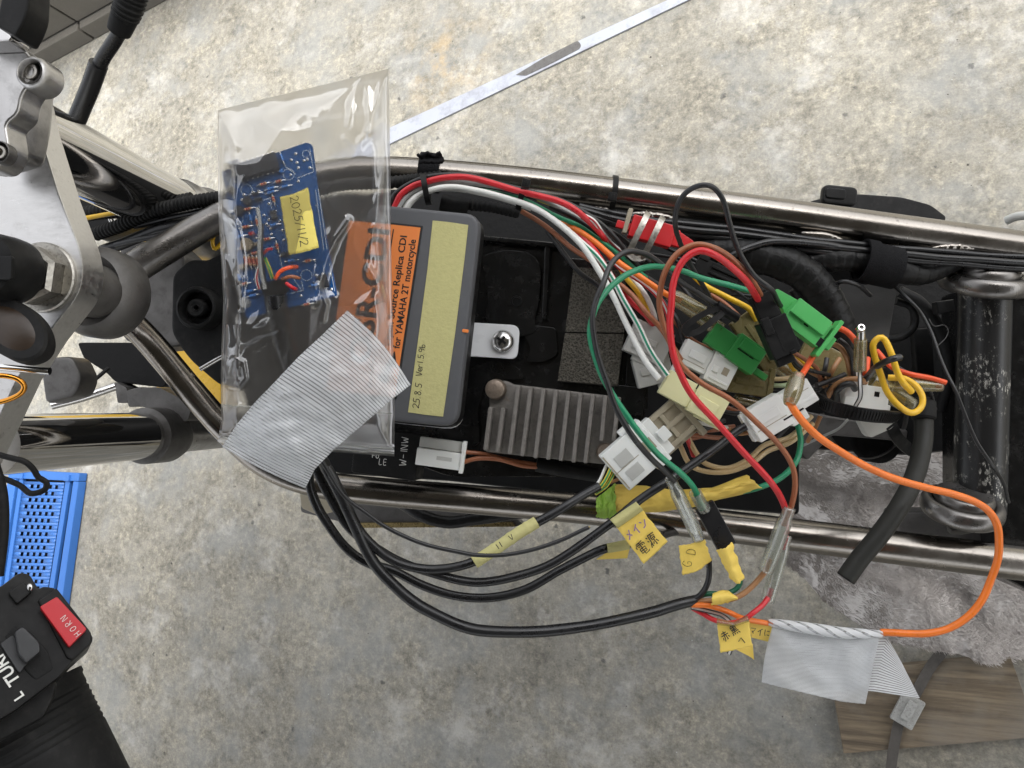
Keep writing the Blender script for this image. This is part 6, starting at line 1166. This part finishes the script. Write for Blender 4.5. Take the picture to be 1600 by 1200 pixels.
def bag_px(u, v):
    l = lerp_list(BLf, v); r = lerp_list(BRt, v); t = lerp_list(BTp, u); bt = lerp_list(BBt, u)
    c00, c10, c01, c11 = Vector(BTp[0]), Vector(BTp[-1]), Vector(BBt[0]), Vector(BBt[-1])
    return l*(1-u)+r*u+t*(1-v)+bt*v-(c00*(1-u)*(1-v)+c10*u*(1-v)+c01*(1-u)*v+c11*u*v)
def bag_mid(u, v): return .364+.016*u*min(1, v*2.2)+.004*math.sin(v*3)
def bag_front(u, v):
    p = bag_px(u, v); e = max(0, min(1, min(u, 1-u)*9, min(v, 1-v)*9)); e = e*e*(3-2*e)
    bul = .0075*e*(math.exp(-(((p.x-436)/85)**2+((p.y-365)/130)**2)))+.0035*e
    w_ = .0010*noise.noise(Vector((p.x*.012, p.y*.008, 2)))+.00025*noise.noise(Vector((p.x*.05, p.y*.035, 5)))
    for sx, sy, k_, o_ in ((.010, .0045, .0017, 3), (.0055, .012, .0012, 8)):
        w_ += k_*(1-.85*math.exp(-(((p.x-438)/80)**2+((p.y-350)/120)**2)**2))*max(0, 1-abs(noise.noise(Vector((p.x*sx+p.y*.004, p.y*sy-p.x*.003, o_))))*2.4)**1.5
    for (poly, wd, amp), bb in zip(RIDGE, RB):
        if bb[0] < p.x < bb[1] and bb[2] < p.y < bb[3]:
            d = segd(p.x, p.y, poly); w_ += amp*.00034*math.exp(-(d/(wd*1.25))**2)
    zp = 0
    for y0 in (676, 684, 700):
        yy = y0+(p.x-340)*.082; zp += .0009*math.exp(-((p.y-yy)/1.6)**2)
    return P(p.x, p.y, bag_mid(u, v)-bul-w_*(.25+.75*e)-zp)
def bag_back(u, v):
    p = bag_px(u, v); e = max(0, min(1, min(u, 1-u)*9, min(v, 1-v)*9)); e = e*e*(3-2*e)
    return P(p.x, p.y, bag_mid(u, v)+.0115*e+.001*noise.noise(Vector((p.x*.02, p.y*.016, 11))))
bg_ = thing('zip_bag', 'clear plastic zip bag holding the blue circuit board', 'plastic bag', bag_front(.5, .5))
b = MB(); b.grid(bag_front, 150, 300); b.build('front_film', K['bag'], bg_, ang=180)
b = MB(); b.grid(bag_back, 60, 120); b.build('back_film', K['bag'], bg_, ang=180)
b = MB()
for y0, y1 in ((633, 646), (683, 701), (690, 708)):
    b.tube(spline([P(347+i*26.6, y0+(y1-y0)*i/10, .3585) for i in range(11)], .004), px2m(1.1, .36), 6)
b.build('zip_track', K['pvclear'], bg_)

# ------------------------------------------------------------------ striped strand tape
t1 = thing('strand_tape', 'large striped translucent strand tape folded over the cables below the bag', 'strand tape', P(480, 620, .346))
A1 = [(543, 485), (505, 522), (467, 557), (432, 594), (400, 627), (370, 663), (347, 698)]   # upper left edge
B1 = [(642, 601), (615, 622), (585, 648), (552, 676), (520, 704), (492, 733), (477, 763)]   # lower right edge
def td(u, v): return .351-.0045*math.sin(math.pi*u)+.0012*math.sin(u*9+v*3)-.004*math.exp(-((u-.78)/.14)**2)*math.sin(math.pi*v)+.001*noise.noise(Vector((u*12, v*7, 3)))
def t1f(u, v):
    p = lerp_list(A1, u).lerp(lerp_list(B1, u), v); bow = math.sin(math.pi*v)
    return P(p.x+(6*bow if u < .5 else -3*bow)*(1-u), p.y-5*bow*(1-u)+4*bow*u, td(u, v))
b = MB(); b.grid(t1f, 120, 60); b.build('tape', K['tape1'], t1, ang=180, solid=.0002)
def t1b(u, v):
    uu = .50+.46*u; p = lerp_list(A1, uu).lerp(lerp_list(B1, uu), .06+.84*v); return P(p.x+6*v-4, p.y+3*u-2, td(uu, v)+.012)
b = MB(); 
def rot_uv(mb):
    for f in mb.uv: f[:] = [(q[0]*.55+q[1]*.10, q[1]) for q in f]
b.grid(t1b, 60, 40); b.uv = [[(q[0]*.5+q[1]*.09, q[1]) for q in f] for f in b.uv]; b.build('folded_under', K['tape2'], t1, ang=180, solid=.0002)
t2 = thing('strand_tape', 'double striped strand tape flag hanging from the white wrapped orange wire', 'strand tape', P(1290, 1035, .396))
A2 = [(1208, 976), (1250, 982), (1300, 992), (1340, 996), (1374, 995)]; B2 = [(1190, 1066), (1230, 1074), (1275, 1084), (1315, 1094), (1352, 1100)]
b = MB(); b.grid(lambda u, v: (lambda p: P(p.x-3*math.sin(math.pi*v)*(1-u), p.y+3*math.sin(math.pi*u)*v, .394-.004*math.sin(u*4+.4)*v+.0015*noise.noise(Vector((u*5, v*4, 2)))))(lerp_list(A2, u).lerp(lerp_list(B2, u), v)), 80, 50)
b.uv = [[(q[1]*.95+q[0]*.30, q[0]) for q in f] for f in b.uv]; b.build('tape', K['tape1'], t2, ang=180, solid=.0002)
A3 = [(1215, 985), (1300, 996), (1385, 995), (1398, 1016), (1410, 1038)]; B3 = [(1290, 1080), (1330, 1078), (1364, 1080), (1404, 1086), (1437, 1091)]
b = MB(); b.grid(lambda u, v: (lambda p: P(p.x, p.y, .399+.003*math.sin(u*3+v*2)))(lerp_list(A3, u).lerp(lerp_list(B3, u), v)), 60, 50)
b.uv = [[(q[1]*.6+q[0]*.02, q[0]) for q in f] for f in b.uv]; b.build('tape', K['tape2'], t2, ang=180, solid=.0002)
w_ = spline(pxpath([(1200, 972, .394), (1240, 978, .393), (1280, 984, .393), (1320, 989, .394), (1378, 991, .395)]), .001); b = MB(); n = len(w_)
b.tube(w_, px2m(9, .394), 22, [.5+.5*math.sin(math.pi*min(1, max(0, i/(n-1))))**.5*(1+.06*noise.noise(Vector((i*.2, 0, 0)))) for i in range(n)])
b.uv = [[(q[0]*3+q[1]*.12, q[1]) for q in f] for f in b.uv]; b.build('twisted_wrap', K['tape2'], t2)
